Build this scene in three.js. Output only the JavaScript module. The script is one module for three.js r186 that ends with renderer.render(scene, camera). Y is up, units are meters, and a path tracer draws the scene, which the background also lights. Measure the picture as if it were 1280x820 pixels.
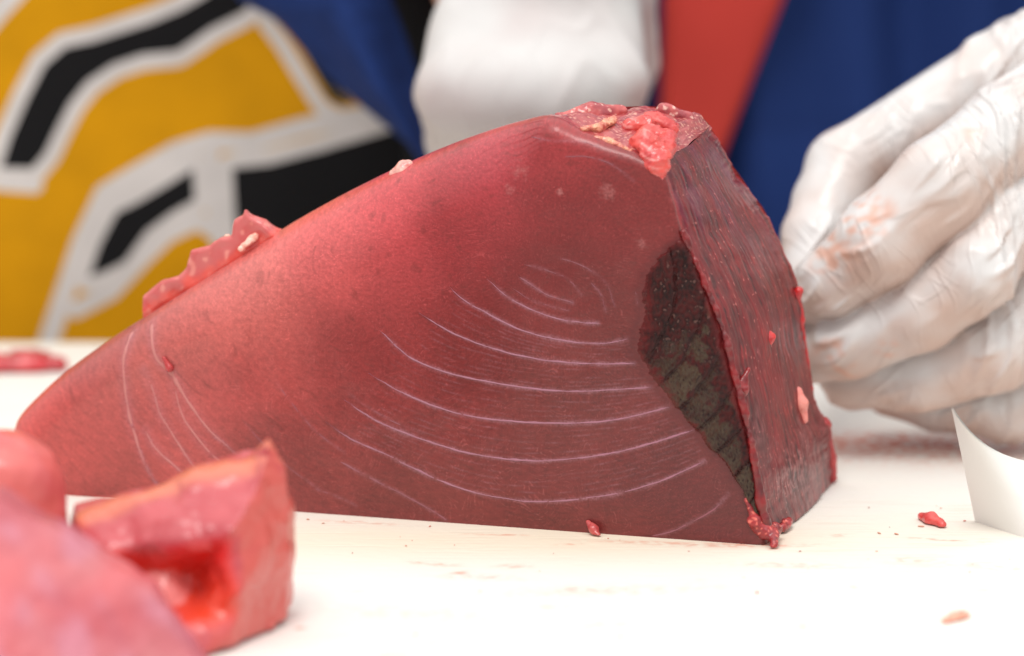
import * as THREE from 'three';
import { ImprovedNoise } from 'three/addons/math/ImprovedNoise.js';
import { mergeGeometries } from 'three/addons/utils/BufferGeometryUtils.js';

// ---------------------------------------------------------------- camera, sky, sun, exposure
const scene = new THREE.Scene();
const camera = new THREE.PerspectiveCamera(10.153, 1024 / 656, 0.05, 60);
camera.position.set(0, 0.31649, 1.17378);
camera.lookAt(0, 0.067, 0);
camera.focus = 1.205;
camera.userData.fStop = 4.8;
const renderer = new THREE.WebGLRenderer();
renderer.toneMapping = THREE.LinearToneMapping;
renderer.toneMappingExposure = 1.0;
renderer.shadowMap.enabled = true;
{ // bright overcast sky: brightest overhead, falling off towards the horizon
  const W = 64, H = 32, d = new Float32Array(W * H * 4);
  for (let j = 0; j < H; j++) for (let i = 0; i < W; i++) {
    const e = Math.sin(((j + 0.5) / H - 0.5) * Math.PI), k = (j * W + i) * 4;
    const L = e > 0 ? 0.5 + 1.25 * e : 0.35;
    d[k] = L * 1.0; d[k + 1] = L * 0.985; d[k + 2] = L * 0.97; d[k + 3] = 1;
  }
  const t = new THREE.DataTexture(d, W, H, THREE.RGBAFormat, THREE.FloatType);
  t.mapping = THREE.EquirectangularReflectionMapping; t.magFilter = t.minFilter = THREE.LinearFilter; t.needsUpdate = true;
  scene.background = t; scene.environment = t;
}
const sun = new THREE.DirectionalLight(new THREE.Color(1, 0.965, 0.92), 1.5);
sun.position.set(-0.25, 1.6, 0.75); sun.target.position.set(0, 0, 0);
sun.castShadow = true; sun.shadow.radius = 40; sun.shadow.mapSize.set(2048, 2048);
Object.assign(sun.shadow.camera, { left: -0.8, right: 0.8, top: 0.8, bottom: -0.8, near: 0.1, far: 5 });
scene.add(sun, sun.target);

// ---------------------------------------------------------------- helpers
const IN = new ImprovedNoise();
const noise = (x, y, z = 0) => IN.noise(x + 31.7, y + 11.3, z + 5.9);
const fbm = (x, y, z, o = 3) => { let a = 0, w = 0.5, f = 1; for (let i = 0; i < o; i++) { a += w * noise(x * f, y * f, z * f + i * 7.1); w *= 0.5; f *= 2.03; } return a; };
const clamp = (x, a = 0, b = 1) => Math.min(b, Math.max(a, x));
const ss = (a, b, x) => { const t = clamp((x - a) / (b - a)); return t * t * (3 - 2 * t); };
const lerp = (a, b, t) => a + (b - a) * t;
const lin = (c) => (c <= 0.04045 ? c / 12.92 : ((c + 0.055) / 1.055) ** 2.4);
const srgb = (c) => (c <= 0.0031308 ? c * 12.92 : 1.055 * Math.max(c, 0) ** (1 / 2.4) - 0.055);
let seed = 7; const rnd = () => { seed = (seed * 1664525 + 1013904223) >>> 0; return seed / 4294967296; };
const V3 = (a) => new THREE.Vector3(a[0], a[1], a[2] ?? 0);
const names = new Map();
const numbered = (n) => { const k = names.get(n) ?? 0; names.set(n, k + 1); return k ? `${n}_${String(k).padStart(3, '0')}` : n; };
function part(name, geo, mat, parent) { const m = new THREE.Mesh(geo, mat); m.name = numbered(name); m.castShadow = m.receiveShadow = true; parent.add(m); return m; }
function tag(o, label, category, group) { o.userData.label = label; o.userData.category = category; if (group) o.userData.group = group; return o; }
function thing(name, label, category, pos = [0, 0, 0], group) { const o = new THREE.Group(); o.name = numbered(name); o.position.set(...pos); scene.add(o); return tag(o, label, category, group); }
function dataTex(W, H, fn, isColor = true) { // fn(x, y) -> [r, g, b] linear colour, or 0..1 data
  const d = new Uint8Array(W * H * 4);
  for (let j = 0; j < H; j++) for (let i = 0; i < W; i++) {
    const c = fn((i + 0.5) / W, (j + 0.5) / H), k = (j * W + i) * 4;
    for (let n = 0; n < 3; n++) d[k + n] = Math.round(255 * clamp(isColor ? srgb(c[n]) : c[n]));
    d[k + 3] = 255;
  }
  const t = new THREE.DataTexture(d, W, H, THREE.RGBAFormat, THREE.UnsignedByteType);
  t.magFilter = THREE.LinearFilter; t.minFilter = THREE.LinearFilter; t.wrapS = t.wrapT = THREE.ClampToEdgeWrapping;
  if (isColor) t.colorSpace = THREE.SRGBColorSpace;
  t.needsUpdate = true; return t;
}
// rows x cols grid of points -> geometry; pt(r, c) -> [x, y, z], uv(r, c) -> [u, v]
function gridGeo(R, C, pt, uv, flip = false) {
  const p = [], t = [], ix = [];
  for (let r = 0; r <= R; r++) for (let c = 0; c <= C; c++) { p.push(...pt(r / R, c / C)); t.push(...(uv ? uv(r / R, c / C) : [c / C, r / R])); }
  for (let r = 0; r < R; r++) for (let c = 0; c < C; c++) {
    const a = r * (C + 1) + c, b = a + 1, d = a + C + 1, e = d + 1;
    flip ? ix.push(a, d, b, b, d, e) : ix.push(a, b, d, b, e, d);
  }
  const g = new THREE.BufferGeometry();
  g.setAttribute('position', new THREE.Float32BufferAttribute(p, 3)); g.setAttribute('uv', new THREE.Float32BufferAttribute(t, 2)); g.setIndex(ix); g.computeVertexNormals();
  return g;
}
// surface nets over a signed distance function
function nets(sdf, lo, hi, h, colorOf) {
  const n = [0, 1, 2].map((k) => Math.ceil((hi[k] - lo[k]) / h) + 1), [nx, ny, nz] = n;
  const f = new Float32Array(nx * ny * nz), id = (i, j, k) => (k * ny + j) * nx + i;
  const B = 4; // blocks far from the surface are filled from one sample
  for (let k0 = 0; k0 < nz; k0 += B) for (let j0 = 0; j0 < ny; j0 += B) for (let i0 = 0; i0 < nx; i0 += B) {
    const d0 = sdf(lo[0] + (i0 + 1.5) * h, lo[1] + (j0 + 1.5) * h, lo[2] + (k0 + 1.5) * h), far = Math.abs(d0) > 6 * h + 0.003;
    for (let k = k0; k < Math.min(nz, k0 + B); k++) for (let j = j0; j < Math.min(ny, j0 + B); j++) for (let i = i0; i < Math.min(nx, i0 + B); i++) f[id(i, j, k)] = far ? d0 : sdf(lo[0] + i * h, lo[1] + j * h, lo[2] + k * h);
  }
  const vert = new Int32Array(f.length).fill(-1), P = [], ix = [];
  for (let k = 0; k < nz - 1; k++) for (let j = 0; j < ny - 1; j++) for (let i = 0; i < nx - 1; i++) {
    let m = 0, sx = 0, sy = 0, sz = 0;
    const v = (c) => f[id(i + (c & 1), j + ((c >> 1) & 1), k + (c >> 2))];
    for (let c = 0; c < 8; c++) for (const b of [1, 2, 4]) {
      if (c & b) continue;
      const a0 = v(c), a1 = v(c | b);
      if ((a0 < 0) === (a1 < 0)) continue;
      const t = a0 / (a0 - a1); m++;
      sx += (c & 1) + (b === 1 ? t : 0); sy += ((c >> 1) & 1) + (b === 2 ? t : 0); sz += (c >> 2) + (b === 4 ? t : 0);
    }
    if (m) { vert[id(i, j, k)] = P.length / 3; P.push(lo[0] + (i + sx / m) * h, lo[1] + (j + sy / m) * h, lo[2] + (k + sz / m) * h); }
  }
  const quad = (a, b, c, d, fl) => { if (a < 0 || b < 0 || c < 0 || d < 0) return; fl ? ix.push(a, b, c, a, c, d) : ix.push(a, c, b, a, d, c); };
  for (let k = 1; k < nz - 1; k++) for (let j = 1; j < ny - 1; j++) for (let i = 1; i < nx - 1; i++) {
    const s = f[id(i, j, k)] < 0;
    if (s !== f[id(i + 1, j, k)] < 0) quad(vert[id(i, j - 1, k - 1)], vert[id(i, j, k - 1)], vert[id(i, j, k)], vert[id(i, j - 1, k)], s);
    if (s !== f[id(i, j + 1, k)] < 0) quad(vert[id(i - 1, j, k - 1)], vert[id(i - 1, j, k)], vert[id(i, j, k)], vert[id(i, j, k - 1)], s);
    if (s !== f[id(i, j, k + 1)] < 0) quad(vert[id(i - 1, j - 1, k)], vert[id(i, j - 1, k)], vert[id(i, j, k)], vert[id(i - 1, j, k)], s);
  }
  const N = [], C = [], e = h * 0.5;
  for (let q = 0; q < P.length; q += 3) {
    const x = P[q], y = P[q + 1], z = P[q + 2];
    let a = sdf(x + e, y, z) - sdf(x - e, y, z), b = sdf(x, y + e, z) - sdf(x, y - e, z), c = sdf(x, y, z + e) - sdf(x, y, z - e);
    const l = Math.hypot(a, b, c) || 1; a /= l; b /= l; c /= l; N.push(a, b, c);
    if (colorOf) C.push(...colorOf(x, y, z, a, b, c));
  }
  const g = new THREE.BufferGeometry(), T = []; for (let q = 0; q < P.length; q += 3) T.push(P[q] * 5, (P[q + 1] - 0.3 * P[q + 2]) * 5); // uv in fifths of a metre
  g.setAttribute('position', new THREE.Float32BufferAttribute(P, 3)); g.setAttribute('normal', new THREE.Float32BufferAttribute(N, 3)); g.setAttribute('uv', new THREE.Float32BufferAttribute(T, 2));
  if (colorOf) g.setAttribute('color', new THREE.Float32BufferAttribute(C, 3));
  g.setIndex(ix); return g;
}
const smin = (a, b, k) => { const h = clamp(0.5 + 0.5 * (b - a) / k); return lerp(b, a, h) - k * h * (1 - h); };
const smax = (a, b, k) => -smin(-a, -b, k);
function capsule(x, y, z, A, B) { // tapered; A and B are [x, y, z, r]
  const bx = B[0] - A[0], by = B[1] - A[1], bz = B[2] - A[2], px = x - A[0], py = y - A[1], pz = z - A[2];
  const t = clamp((px * bx + py * by + pz * bz) / (bx * bx + by * by + bz * bz + 1e-12));
  return Math.hypot(px - bx * t, py - by * t, pz - bz * t) - lerp(A[3], B[3], t);
}
function chain(x, y, z, pts, k) { let d = 9; if (pts.length === 1) return capsule(x, y, z, pts[0], pts[0]); for (let i = 0; i + 1 < pts.length; i++) d = smin(d, capsule(x, y, z, pts[i], pts[i + 1]), k); return d; }
function box3(chains, pad) { const lo = [9, 9, 9], hi = [-9, -9, -9]; for (const c of chains) for (const p of c) for (let k = 0; k < 3; k++) { lo[k] = Math.min(lo[k], p[k] - p[3] - pad); hi[k] = Math.max(hi[k], p[k] + p[3] + pad); } return [lo, hi]; }
function poly2(x, y, pts) { // signed distance to a polygon
  let d = 1e9, s = 1;
  for (let i = 0, j = pts.length - 1; i < pts.length; j = i++) {
    const [ax, ay] = pts[i], [bx, by] = pts[j], ex = bx - ax, ey = by - ay, wx = x - ax, wy = y - ay, t = clamp((wx * ex + wy * ey) / (ex * ex + ey * ey));
    d = Math.min(d, (wx - ex * t) ** 2 + (wy - ey * t) ** 2);
    const c1 = y >= ay, c2 = y < by, c3 = ex * wy > ey * wx;
    if ((c1 && c2 && c3) || (!c1 && !c2 && !c3)) s = -s;
  }
  return s * Math.sqrt(d);
}
const mixc = (a, b, t) => [lerp(a[0], b[0], t), lerp(a[1], b[1], t), lerp(a[2], b[2], t)];
const S8 = (r, g, b, k = 1) => [lin(r / 255) * k, lin(g / 255) * k, lin(b / 255) * k];

// ---------------------------------------------------------------- cutting board
const BW = 0.84, BZ0 = -0.29, BZ1 = 0.42, BH = 0.03;
{
  const smears = [];
  for (let i = 0; i < 46; i++) smears.push([lerp(-0.1, 0.17, rnd()), lerp(-0.03, 0.16, rnd()), 0.002 + 0.009 * rnd() ** 2, 0.0008 + 0.0016 * rnd(), (rnd() - 0.5) * 0.5, 0.25 + 0.6 * rnd()]);
  smears.push([0.075, 0.022, 0.02, 0.0025, 0, 0.75], [0.045, 0.019, 0.018, 0.002, 0.1, 0.6], [-0.05, -0.006, 0.012, 0.002, 0.2, 0.5], [0.088, 0.046, 0.016, 0.003, 0.1, 0.45], [0.125, -0.115, 0.055, 0.016, 0, 1.3], [0.16, 0.05, 0.03, 0.006, 0.2, 0.35], [0.03, 0.075, 0.04, 0.006, -0.1, 0.3], [-0.03, 0.1, 0.03, 0.008, 0.1, 0.25], [0.17, -0.1, 0.05, 0.02, 0, 0.4], [-0.01, 0.06, 0.012, 0.003, 0.1, 0.45]);  // wide band under the hand paints its reddish shadow along with blood
  const map = dataTex(2048, 1700, (s, t) => {
    const x = (s - 0.5) * BW, z = lerp(BZ0, BZ1, t);
    let c = [0.82, 0.81, 0.775];
    const n = fbm(x * 14, z * 14, 1, 3); c = mixc(c, [0.80, 0.765, 0.69], clamp(0.3 + n));
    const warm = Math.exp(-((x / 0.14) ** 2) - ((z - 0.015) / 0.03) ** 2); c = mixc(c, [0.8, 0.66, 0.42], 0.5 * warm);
    { const k = clamp((x + 0.15) / 0.235), d = z - lerp(-0.047, 0.016, k), m = d > -0.03 ? Math.exp(-((Math.max(0, d) / 0.007) ** 2)) * ss(-0.02, -0.005, d) * ss(-0.18, -0.15, x) * ss(0.094, 0.08, x) * (0.35 + 0.9 * clamp(0.3 + fbm(x * 90, z * 160, 6, 3))) : 0; c = mixc(c, [0.76, 0.5, 0.33], clamp(m * 0.55)); }  // tint along the base: juice stain plus painted contact shadow and warm glow
    const scratch = ss(0.28, 0.42, noise(x * 26 + z * 9, z * 900, 3)) * ss(-0.1, 0.4, noise(x * 6, z * 20, 9)); c = mixc(c, [0.70, 0.62, 0.52], scratch * 0.5);
    for (const [cx, cz, a, b, tilt, w] of smears) {
      const dx = x - cx, dz = z - cz - dx * tilt; if (Math.abs(dx) > a * 2.2 || Math.abs(dz) > b * 2.6) continue;
      const m = Math.exp(-((dx / a) ** 2) - (dz / b) ** 2) * w * ss(-0.25, 0.3, fbm(x * 260, z * 420, 2, 3));
      c = mixc(c, [0.7, 0.22, 0.13], clamp(m * 1.05));
    }
    return c;
  });
  const bump = dataTex(1024, 850, (s, t) => { const x = (s - 0.5) * BW, z = lerp(BZ0, BZ1, t); const h = 0.6 + 0.2 * noise(x * 300, z * 300) - 0.3 * ss(0.25, 0.4, noise(x * 26 + z * 9, z * 900, 3)); return [h, h, h]; }, false);
  const g = new THREE.Shape(), w = BW / 2, r = 0.012, a = BZ0, b = BZ1;
  g.moveTo(-w + r, a); g.lineTo(w - r, a); g.quadraticCurveTo(w, a, w, a + r); g.lineTo(w, b - r); g.quadraticCurveTo(w, b, w - r, b); g.lineTo(-w + r, b); g.quadraticCurveTo(-w, b, -w, b - r); g.lineTo(-w, a + r); g.quadraticCurveTo(-w, a, -w + r, a);
  const e = new THREE.ExtrudeGeometry(g, { depth: BH - 0.006, bevelEnabled: true, bevelThickness: 0.003, bevelSize: 0.003, bevelOffset: -0.003, bevelSegments: 3, curveSegments: 6 });
  const P = e.attributes.position, U = e.attributes.uv;
  for (let i = 0; i < P.count; i++) { const x = P.getX(i), z = P.getY(i), d = P.getZ(i); P.setXYZ(i, x, -0.003 - d, z); U.setXY(i, x / BW + 0.5, (z - BZ0) / (BZ1 - BZ0)); }
  e.computeVertexNormals();
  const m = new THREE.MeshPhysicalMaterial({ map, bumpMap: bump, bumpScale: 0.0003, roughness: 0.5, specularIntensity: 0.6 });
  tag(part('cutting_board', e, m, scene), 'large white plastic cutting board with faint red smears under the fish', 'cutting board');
}

// ---------------------------------------------------------------- tuna block (frame: u along the cut face, v up, n towards the viewer)
const YAW = THREE.MathUtils.degToRad(-15.5);
const block = thing('tuna_block', 'big wedge of raw red tuna loin standing in the middle of the board', 'tuna');
block.rotation.y = YAW;
// each row: front outline point, back outline point (with its depth), rounding of the front edge
const OUT = [
  [[0.0848, 0.0033, -0.0018].slice(0, 2), [0.0905, -0.0001, -0.086], 0.0022],
  [[0.0826, 0.0106, -0.0018].slice(0, 2), [0.0907, 0.01, -0.084], 0.0022],
  [[0.0808, 0.0211, -0.0018].slice(0, 2), [0.0901, 0.0211, -0.08], 0.0022],
  [[0.078, 0.0369, -0.0018].slice(0, 2), [0.0856, 0.0308, -0.078], 0.0022],
  [[0.0733, 0.055, -0.0018].slice(0, 2), [0.0826, 0.0506, -0.076], 0.0022],
  [[0.0681, 0.0731, -0.0018].slice(0, 2), [0.0804, 0.0682, -0.076], 0.0022],
  [[0.0616, 0.0884, -0.0018].slice(0, 2), [0.0746, 0.0841, -0.072], 0.0022],
  [[0.0557, 0.1017, -0.0018].slice(0, 2), [0.0687, 0.0982, -0.068], 0.0022],
  [[0.0525, 0.1127, -0.0018].slice(0, 2), [0.0605, 0.111, -0.062], 0.0022],
  [[0.0498, 0.1203, -0.0018].slice(0, 2), [0.0551, 0.1233, -0.056], 0.0022],
  [[0.0425, 0.1253, -0.0024].slice(0, 2), [0.0509, 0.1308, -0.05], 0.004],
  [[0.0324, 0.1289, -0.003].slice(0, 2), [0.0409, 0.1343, -0.045], 0.005],
  [[0.0216, 0.1323, -0.0036].slice(0, 2), [0.0267, 0.1344, -0.042], 0.006],
  [[0.0115, 0.1361, -0.0048].slice(0, 2), [0.0105, 0.1333, -0.036], 0.008],
  [[-0.0027, 0.1322, -0.0096].slice(0, 2), [-0.018, 0.1065, -0.07], 0.016],
  [[-0.0169, 0.127, -0.012].slice(0, 2), [-0.0351, 0.0998, -0.075], 0.02],
  [[-0.0308, 0.1212, -0.0132].slice(0, 2), [-0.0504, 0.093, -0.078], 0.022],
  [[-0.0478, 0.1131, -0.0144].slice(0, 2), [-0.0674, 0.0851, -0.078], 0.024],
  [[-0.0645, 0.1043, -0.0144].slice(0, 2), [-0.0845, 0.076, -0.078], 0.024],
  [[-0.0814, 0.0945, -0.0144].slice(0, 2), [-0.1011, 0.0664, -0.076], 0.024],
  [[-0.098, 0.0836, -0.0132].slice(0, 2), [-0.1172, 0.0562, -0.074], 0.022],
  [[-0.1144, 0.0726, -0.0108].slice(0, 2), [-0.1327, 0.0457, -0.07], 0.018],
  [[-0.128, 0.0635, -0.0084].slice(0, 2), [-0.145, 0.0376, -0.064], 0.014],
  [[-0.1426, 0.0539, -0.0084].slice(0, 2), [-0.1565, 0.0351, -0.056], 0.014],
  [[-0.1574, 0.0433, -0.0084].slice(0, 2), [-0.1681, 0.03, -0.05], 0.014],
  [[-0.17, 0.0325, -0.0084].slice(0, 2), [-0.1774, 0.0224, -0.045], 0.014],
  [[-0.1792, 0.0216, -0.0078].slice(0, 2), [-0.1833, 0.0158, -0.042], 0.013],
  [[-0.1785, 0.0094, -0.006].slice(0, 2), [-0.1827, 0.0048, -0.042], 0.01],
  [[-0.1725, 0.0001, -0.003].slice(0, 2), [-0.1783, 0.0008, -0.042], 0.005],
];
{ // the base lies on the board: v = 0
  const back = (u) => [u + 0.012, -0.0006];
  for (const [u, dd] of [[-0.165, -0.045], [-0.11, -0.06], [-0.055, -0.072], [0, -0.08], [0.05, -0.085], [0.078, -0.086]]) OUT.push([[u, -0.0006], [...back(u), dd], 0.0004]);
  for (const o of OUT) { if (o[0][1] < 0.002) o[0][1] = -0.0006; if (o[1][1] < 0.002) o[1][1] = -0.0006; }
  OUT[0][0][1] = OUT[0][1][1] = OUT[28][0][1] = OUT[28][1][1] = -0.0006;
}
const NO = OUT.length, NS = 700;
const curF = new THREE.CatmullRomCurve3(OUT.map((o) => new THREE.Vector3(o[0][0], o[0][1], o[2])), true, 'catmullrom', 0.45);
const curK = new THREE.CatmullRomCurve3(OUT.map((o) => V3(o[1])), true, 'catmullrom', 0.45);
const FR = [], BK = [];
for (let i = 0; i < NS; i++) {
  const t = i / NS, f = curF.getPoint(t), k = curK.getPoint(t); f.y = Math.max(f.y, -0.0006); k.y = Math.max(k.y, -0.0006);
  const wob = f.y > 0.004 ? 0.0009 * fbm(f.x * 70, f.y * 70, 4) : 0; f.x += wob; f.y += wob * 0.6;
  FR.push(f); BK.push(k);
}
const wave = (u, v) => 0.0014 * fbm(u * 16, v * 16, 2, 2) + 0.00035 * fbm(u * 90, v * 90, 8, 2);
function capDepth(u, v) {
  let q = 1e9, at = 0;
  for (let i = 0; i < NS; i++) { const d = (FR[i].x - u) ** 2 + (FR[i].y - v) ** 2; if (d < q) { q = d; at = i; } }
  q = Math.sqrt(q); const r = FR[at].z;
  return -(q < r ? r - Math.sqrt(Math.max(0, r * r - (r - q) ** 2)) : 0) + wave(u, v) * ss(0, 0.006, q);
}
const U0 = -0.19, U1 = 0.105, W0 = -0.004, W1 = 0.146, uvFace = (u, v) => [(u - U0) / (U1 - U0), (v - W0) / (W1 - W0)];
// flesh colours, with the left slope's pale wet sheen painted in: fatty and pink towards the belly edge, lean and brownish red in the core
const FLESH = [
  [[-0.1428, 0.0534], S8(135, 57, 69)],
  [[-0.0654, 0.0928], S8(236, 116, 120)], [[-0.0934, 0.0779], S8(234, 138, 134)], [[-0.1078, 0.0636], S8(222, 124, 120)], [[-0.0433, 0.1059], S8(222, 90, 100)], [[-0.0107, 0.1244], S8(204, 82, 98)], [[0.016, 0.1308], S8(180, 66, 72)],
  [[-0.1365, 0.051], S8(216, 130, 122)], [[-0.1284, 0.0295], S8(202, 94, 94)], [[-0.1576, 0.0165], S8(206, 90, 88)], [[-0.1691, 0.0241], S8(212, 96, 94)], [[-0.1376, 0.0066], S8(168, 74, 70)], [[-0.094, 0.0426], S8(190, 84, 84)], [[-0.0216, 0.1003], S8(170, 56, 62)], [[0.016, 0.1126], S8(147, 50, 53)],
  [[0.0425, 0.1086], S8(133, 50, 51)], [[0.0161, 0.089], S8(115, 38, 38)], [[-0.0108, 0.069], S8(117, 39, 39)], [[-0.052, 0.0533], S8(136, 51, 53)], [[-0.0803, 0.0161], S8(135, 57, 57)], [[-0.0384, 0.0134], S8(127, 55, 55)], [[0.0162, 0.044], S8(120, 51, 48)], [[0.0163, 0.0118], S8(124, 51, 51)], [[0.0644, 0.0151], S8(108, 41, 44)], [[0.0374, 0.0718], S8(111, 38, 36)], [[0.0563, 0.0279], S8(115, 44, 44)],
];
const SOFT_PATCH = [[[0.0027, 0.1193], 0.0035], [[-0.0008, 0.1128], 0.0018], [[0.016, 0.1126], 0.0012], [[0.0433, 0.0972], 0.0022], [[0.016, 0.1131], 0.001], [[0.0319, 0.1133], 0.0025]];
function fleshAt(u, v) {
  let w = 0, c = [0, 0, 0];
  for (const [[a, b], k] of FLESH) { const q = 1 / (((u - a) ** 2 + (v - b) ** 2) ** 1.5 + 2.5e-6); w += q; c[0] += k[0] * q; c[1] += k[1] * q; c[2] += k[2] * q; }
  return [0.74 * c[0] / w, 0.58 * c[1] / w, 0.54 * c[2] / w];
}
const SINEW = []; // filled below, used for the faint pale halo in the flesh as well
const px = (a, w, strength, fade0 = 0.12, fade1 = 0.03) => SINEW.push({ curve: new THREE.CatmullRomCurve3(a.map(V3), false, 'centripetal'), w, strength, fade0, fade1 });
px([[0.0022, 0.0843], [0.0054, 0.0824], [0.0113, 0.079], [0.0166, 0.0775], [0.0204, 0.0766]], 0.00032, 0.75);
px([[-0.0084, 0.083], [-0.0016, 0.0775], [0.0062, 0.0737], [0.0153, 0.071], [0.0231, 0.0702], [0.0289, 0.0702]], 0.00042, 0.95);
px([[0.0262, 0.0838], [0.0297, 0.0798], [0.0313, 0.0746]], 0.00022, 0.4);
px([[0.0413, 0.0814], [0.0419, 0.0773]], 0.0002, 0.35);
px([[-0.0211, 0.0797], [-0.0162, 0.0754], [-0.0084, 0.0716], [0.0008, 0.0673], [0.0113, 0.0647], [0.0218, 0.0635], [0.0311, 0.0637], [0.0385, 0.0655]], 0.00042, 0.95);
px([[-0.0315, 0.0703], [-0.0217, 0.065], [-0.0108, 0.0611], [0.0022, 0.0581], [0.0154, 0.0567], [0.0282, 0.0567], [0.041, 0.0577]], 0.00046, 1);
px([[-0.045, 0.0639], [-0.0409, 0.0601], [-0.0349, 0.0554], [-0.0242, 0.0514], [-0.0109, 0.049], [0.0035, 0.0475], [0.0194, 0.0471], [0.0349, 0.0486], [0.0466, 0.0501]], 0.00048, 1);
px([[-0.049, 0.0491], [-0.0404, 0.0445], [-0.0284, 0.0399], [-0.015, 0.0369], [0.0008, 0.0358], [0.0154, 0.0362], [0.0299, 0.0376], [0.0416, 0.0403], [0.0525, 0.0439]], 0.0005, 1);
px([[-0.0576, 0.0394], [-0.0513, 0.0354], [-0.0419, 0.0312], [-0.0284, 0.0271], [-0.015, 0.0242], [-0.0016, 0.023], [0.009, 0.0231], [0.0219, 0.0248], [0.035, 0.0276], [0.0481, 0.0319], [0.0605, 0.0367]], 0.00052, 1);
px([[-0.0644, 0.0316], [-0.0555, 0.0262], [-0.0445, 0.0223], [-0.0312, 0.0166], [-0.0178, 0.0121], [-0.0044, 0.0098], [0.009, 0.0094], [0.0247, 0.0115], [0.0378, 0.0146], [0.0508, 0.0195], [0.0643, 0.0266]], 0.00045, 0.85);
px([[-0.062, 0.0195], [-0.0501, 0.014], [-0.0393, 0.0093], [-0.0302, 0.005], [-0.0225, 0.0009]], 0.0004, 0.6);
px([[0.0433, -0.0009], [0.0534, 0.0023], [0.0613, 0.0066], [0.0677, 0.0108], [0.0723, 0.0162]], 0.00038, 0.55);
px([[-0.0692, 0.0086], [-0.0608, 0.0064], [-0.0538, 0.0036]], 0.0003, 0.35);
px([[-0.1266, 0.0604], [-0.1255, 0.0555], [-0.1231, 0.0491], [-0.1186, 0.0452], [-0.1161, 0.0412], [-0.1106, 0.0328], [-0.105, 0.026], [-0.0978, 0.0201], [-0.0922, 0.0147]], 0.0011, 1, 0.02, 0.5);
px([[-0.1338, 0.0572], [-0.1354, 0.0494], [-0.1348, 0.0384], [-0.1336, 0.03], [-0.1314, 0.0215], [-0.1282, 0.0128], [-0.1243, 0.0059]], 0.001, 0.9, 0.02, 0.5);
px([[-0.128, 0.0455], [-0.1245, 0.0374], [-0.1226, 0.0307], [-0.1182, 0.0238], [-0.1127, 0.0156], [-0.1071, 0.0093]], 0.0005, 0.75);
px([[-0.1176, 0.0406], [-0.1141, 0.0298], [-0.1069, 0.0204], [-0.1007, 0.0147], [-0.0962, 0.0106]], 0.0005, 0.7);
px([[-0.1279, 0.0245], [-0.1249, 0.0192], [-0.1198, 0.0145], [-0.1153, 0.0109]], 0.0005, 0.8);
px([[0.016, 0.124], [0.0252, 0.1244], [0.0332, 0.1222], [0.0403, 0.1173]], 0.0003, 0.3);
px([[0.0053, 0.1298], [0.0128, 0.1291], [0.0234, 0.129], [0.0297, 0.1272]], 0.00035, 0.4);

px([[0.004, 0.0884], [0.0121, 0.0867], [0.0193, 0.0839], [0.0233, 0.0794]], 0.00025, 0.35);
px([[0.0134, 0.0915], [0.0235, 0.0889], [0.0315, 0.0835], [0.0342, 0.0763]], 0.00022, 0.28);
px([[0, 0.0803], [0.0075, 0.0764], [0.0145, 0.0747], [0.0193, 0.0739]], 0.00022, 0.3);
px([[-0.0576, 0.0426], [-0.0507, 0.0382], [-0.0411, 0.0334], [-0.0301, 0.0297]], 0.00028, 0.35);
px([[-0.0942, 0.0316], [-0.0859, 0.0223], [-0.0761, 0.0141], [-0.0664, 0.0082]], 0.0003, 0.3);
px([[-0.0827, 0.046], [-0.0758, 0.0369], [-0.0675, 0.0279], [-0.0578, 0.0214]], 0.00025, 0.25);
// dark muscle along the right of the cut face: its left and right edges
const DM_L = [[0.0562, 0.0994], [0.0525, 0.0966], [0.0473, 0.0922], [0.0434, 0.0847], [0.0427, 0.0778], [0.043, 0.0726], [0.0406, 0.0672], [0.0412, 0.0598], [0.0453, 0.0535], [0.0519, 0.0462], [0.0562, 0.0409], [0.061, 0.0365], [0.0674, 0.0292], [0.0741, 0.0217], [0.0779, 0.0155], [0.0809, 0.0093], [0.0833, 0.0063]];
const DM_R = [[0.057, 0.0997], [0.0583, 0.0969], [0.0604, 0.0926], [0.0626, 0.0875], [0.0653, 0.0812], [0.0674, 0.0755], [0.0693, 0.0696], [0.0715, 0.0627], [0.0734, 0.0554], [0.0748, 0.0497], [0.0765, 0.044], [0.0778, 0.0383], [0.0795, 0.0316], [0.0807, 0.0242], [0.0818, 0.0174], [0.0829, 0.0111], [0.0838, 0.0066]];
const dmL = new THREE.CatmullRomCurve3(DM_L.map(V3)), dmR = new THREE.CatmullRomCurve3(DM_R.map(V3));
const dmAt = (t, s) => { const a = dmL.getPoint(t), b = dmR.getPoint(t), j = (0.0020 * fbm(t * 34, 1, 2, 3) + 0.0009 * noise(t * 150, 4)) * (1 - s); return [lerp(a.x + j, b.x, s), lerp(a.y, b.y, s)]; };
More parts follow.
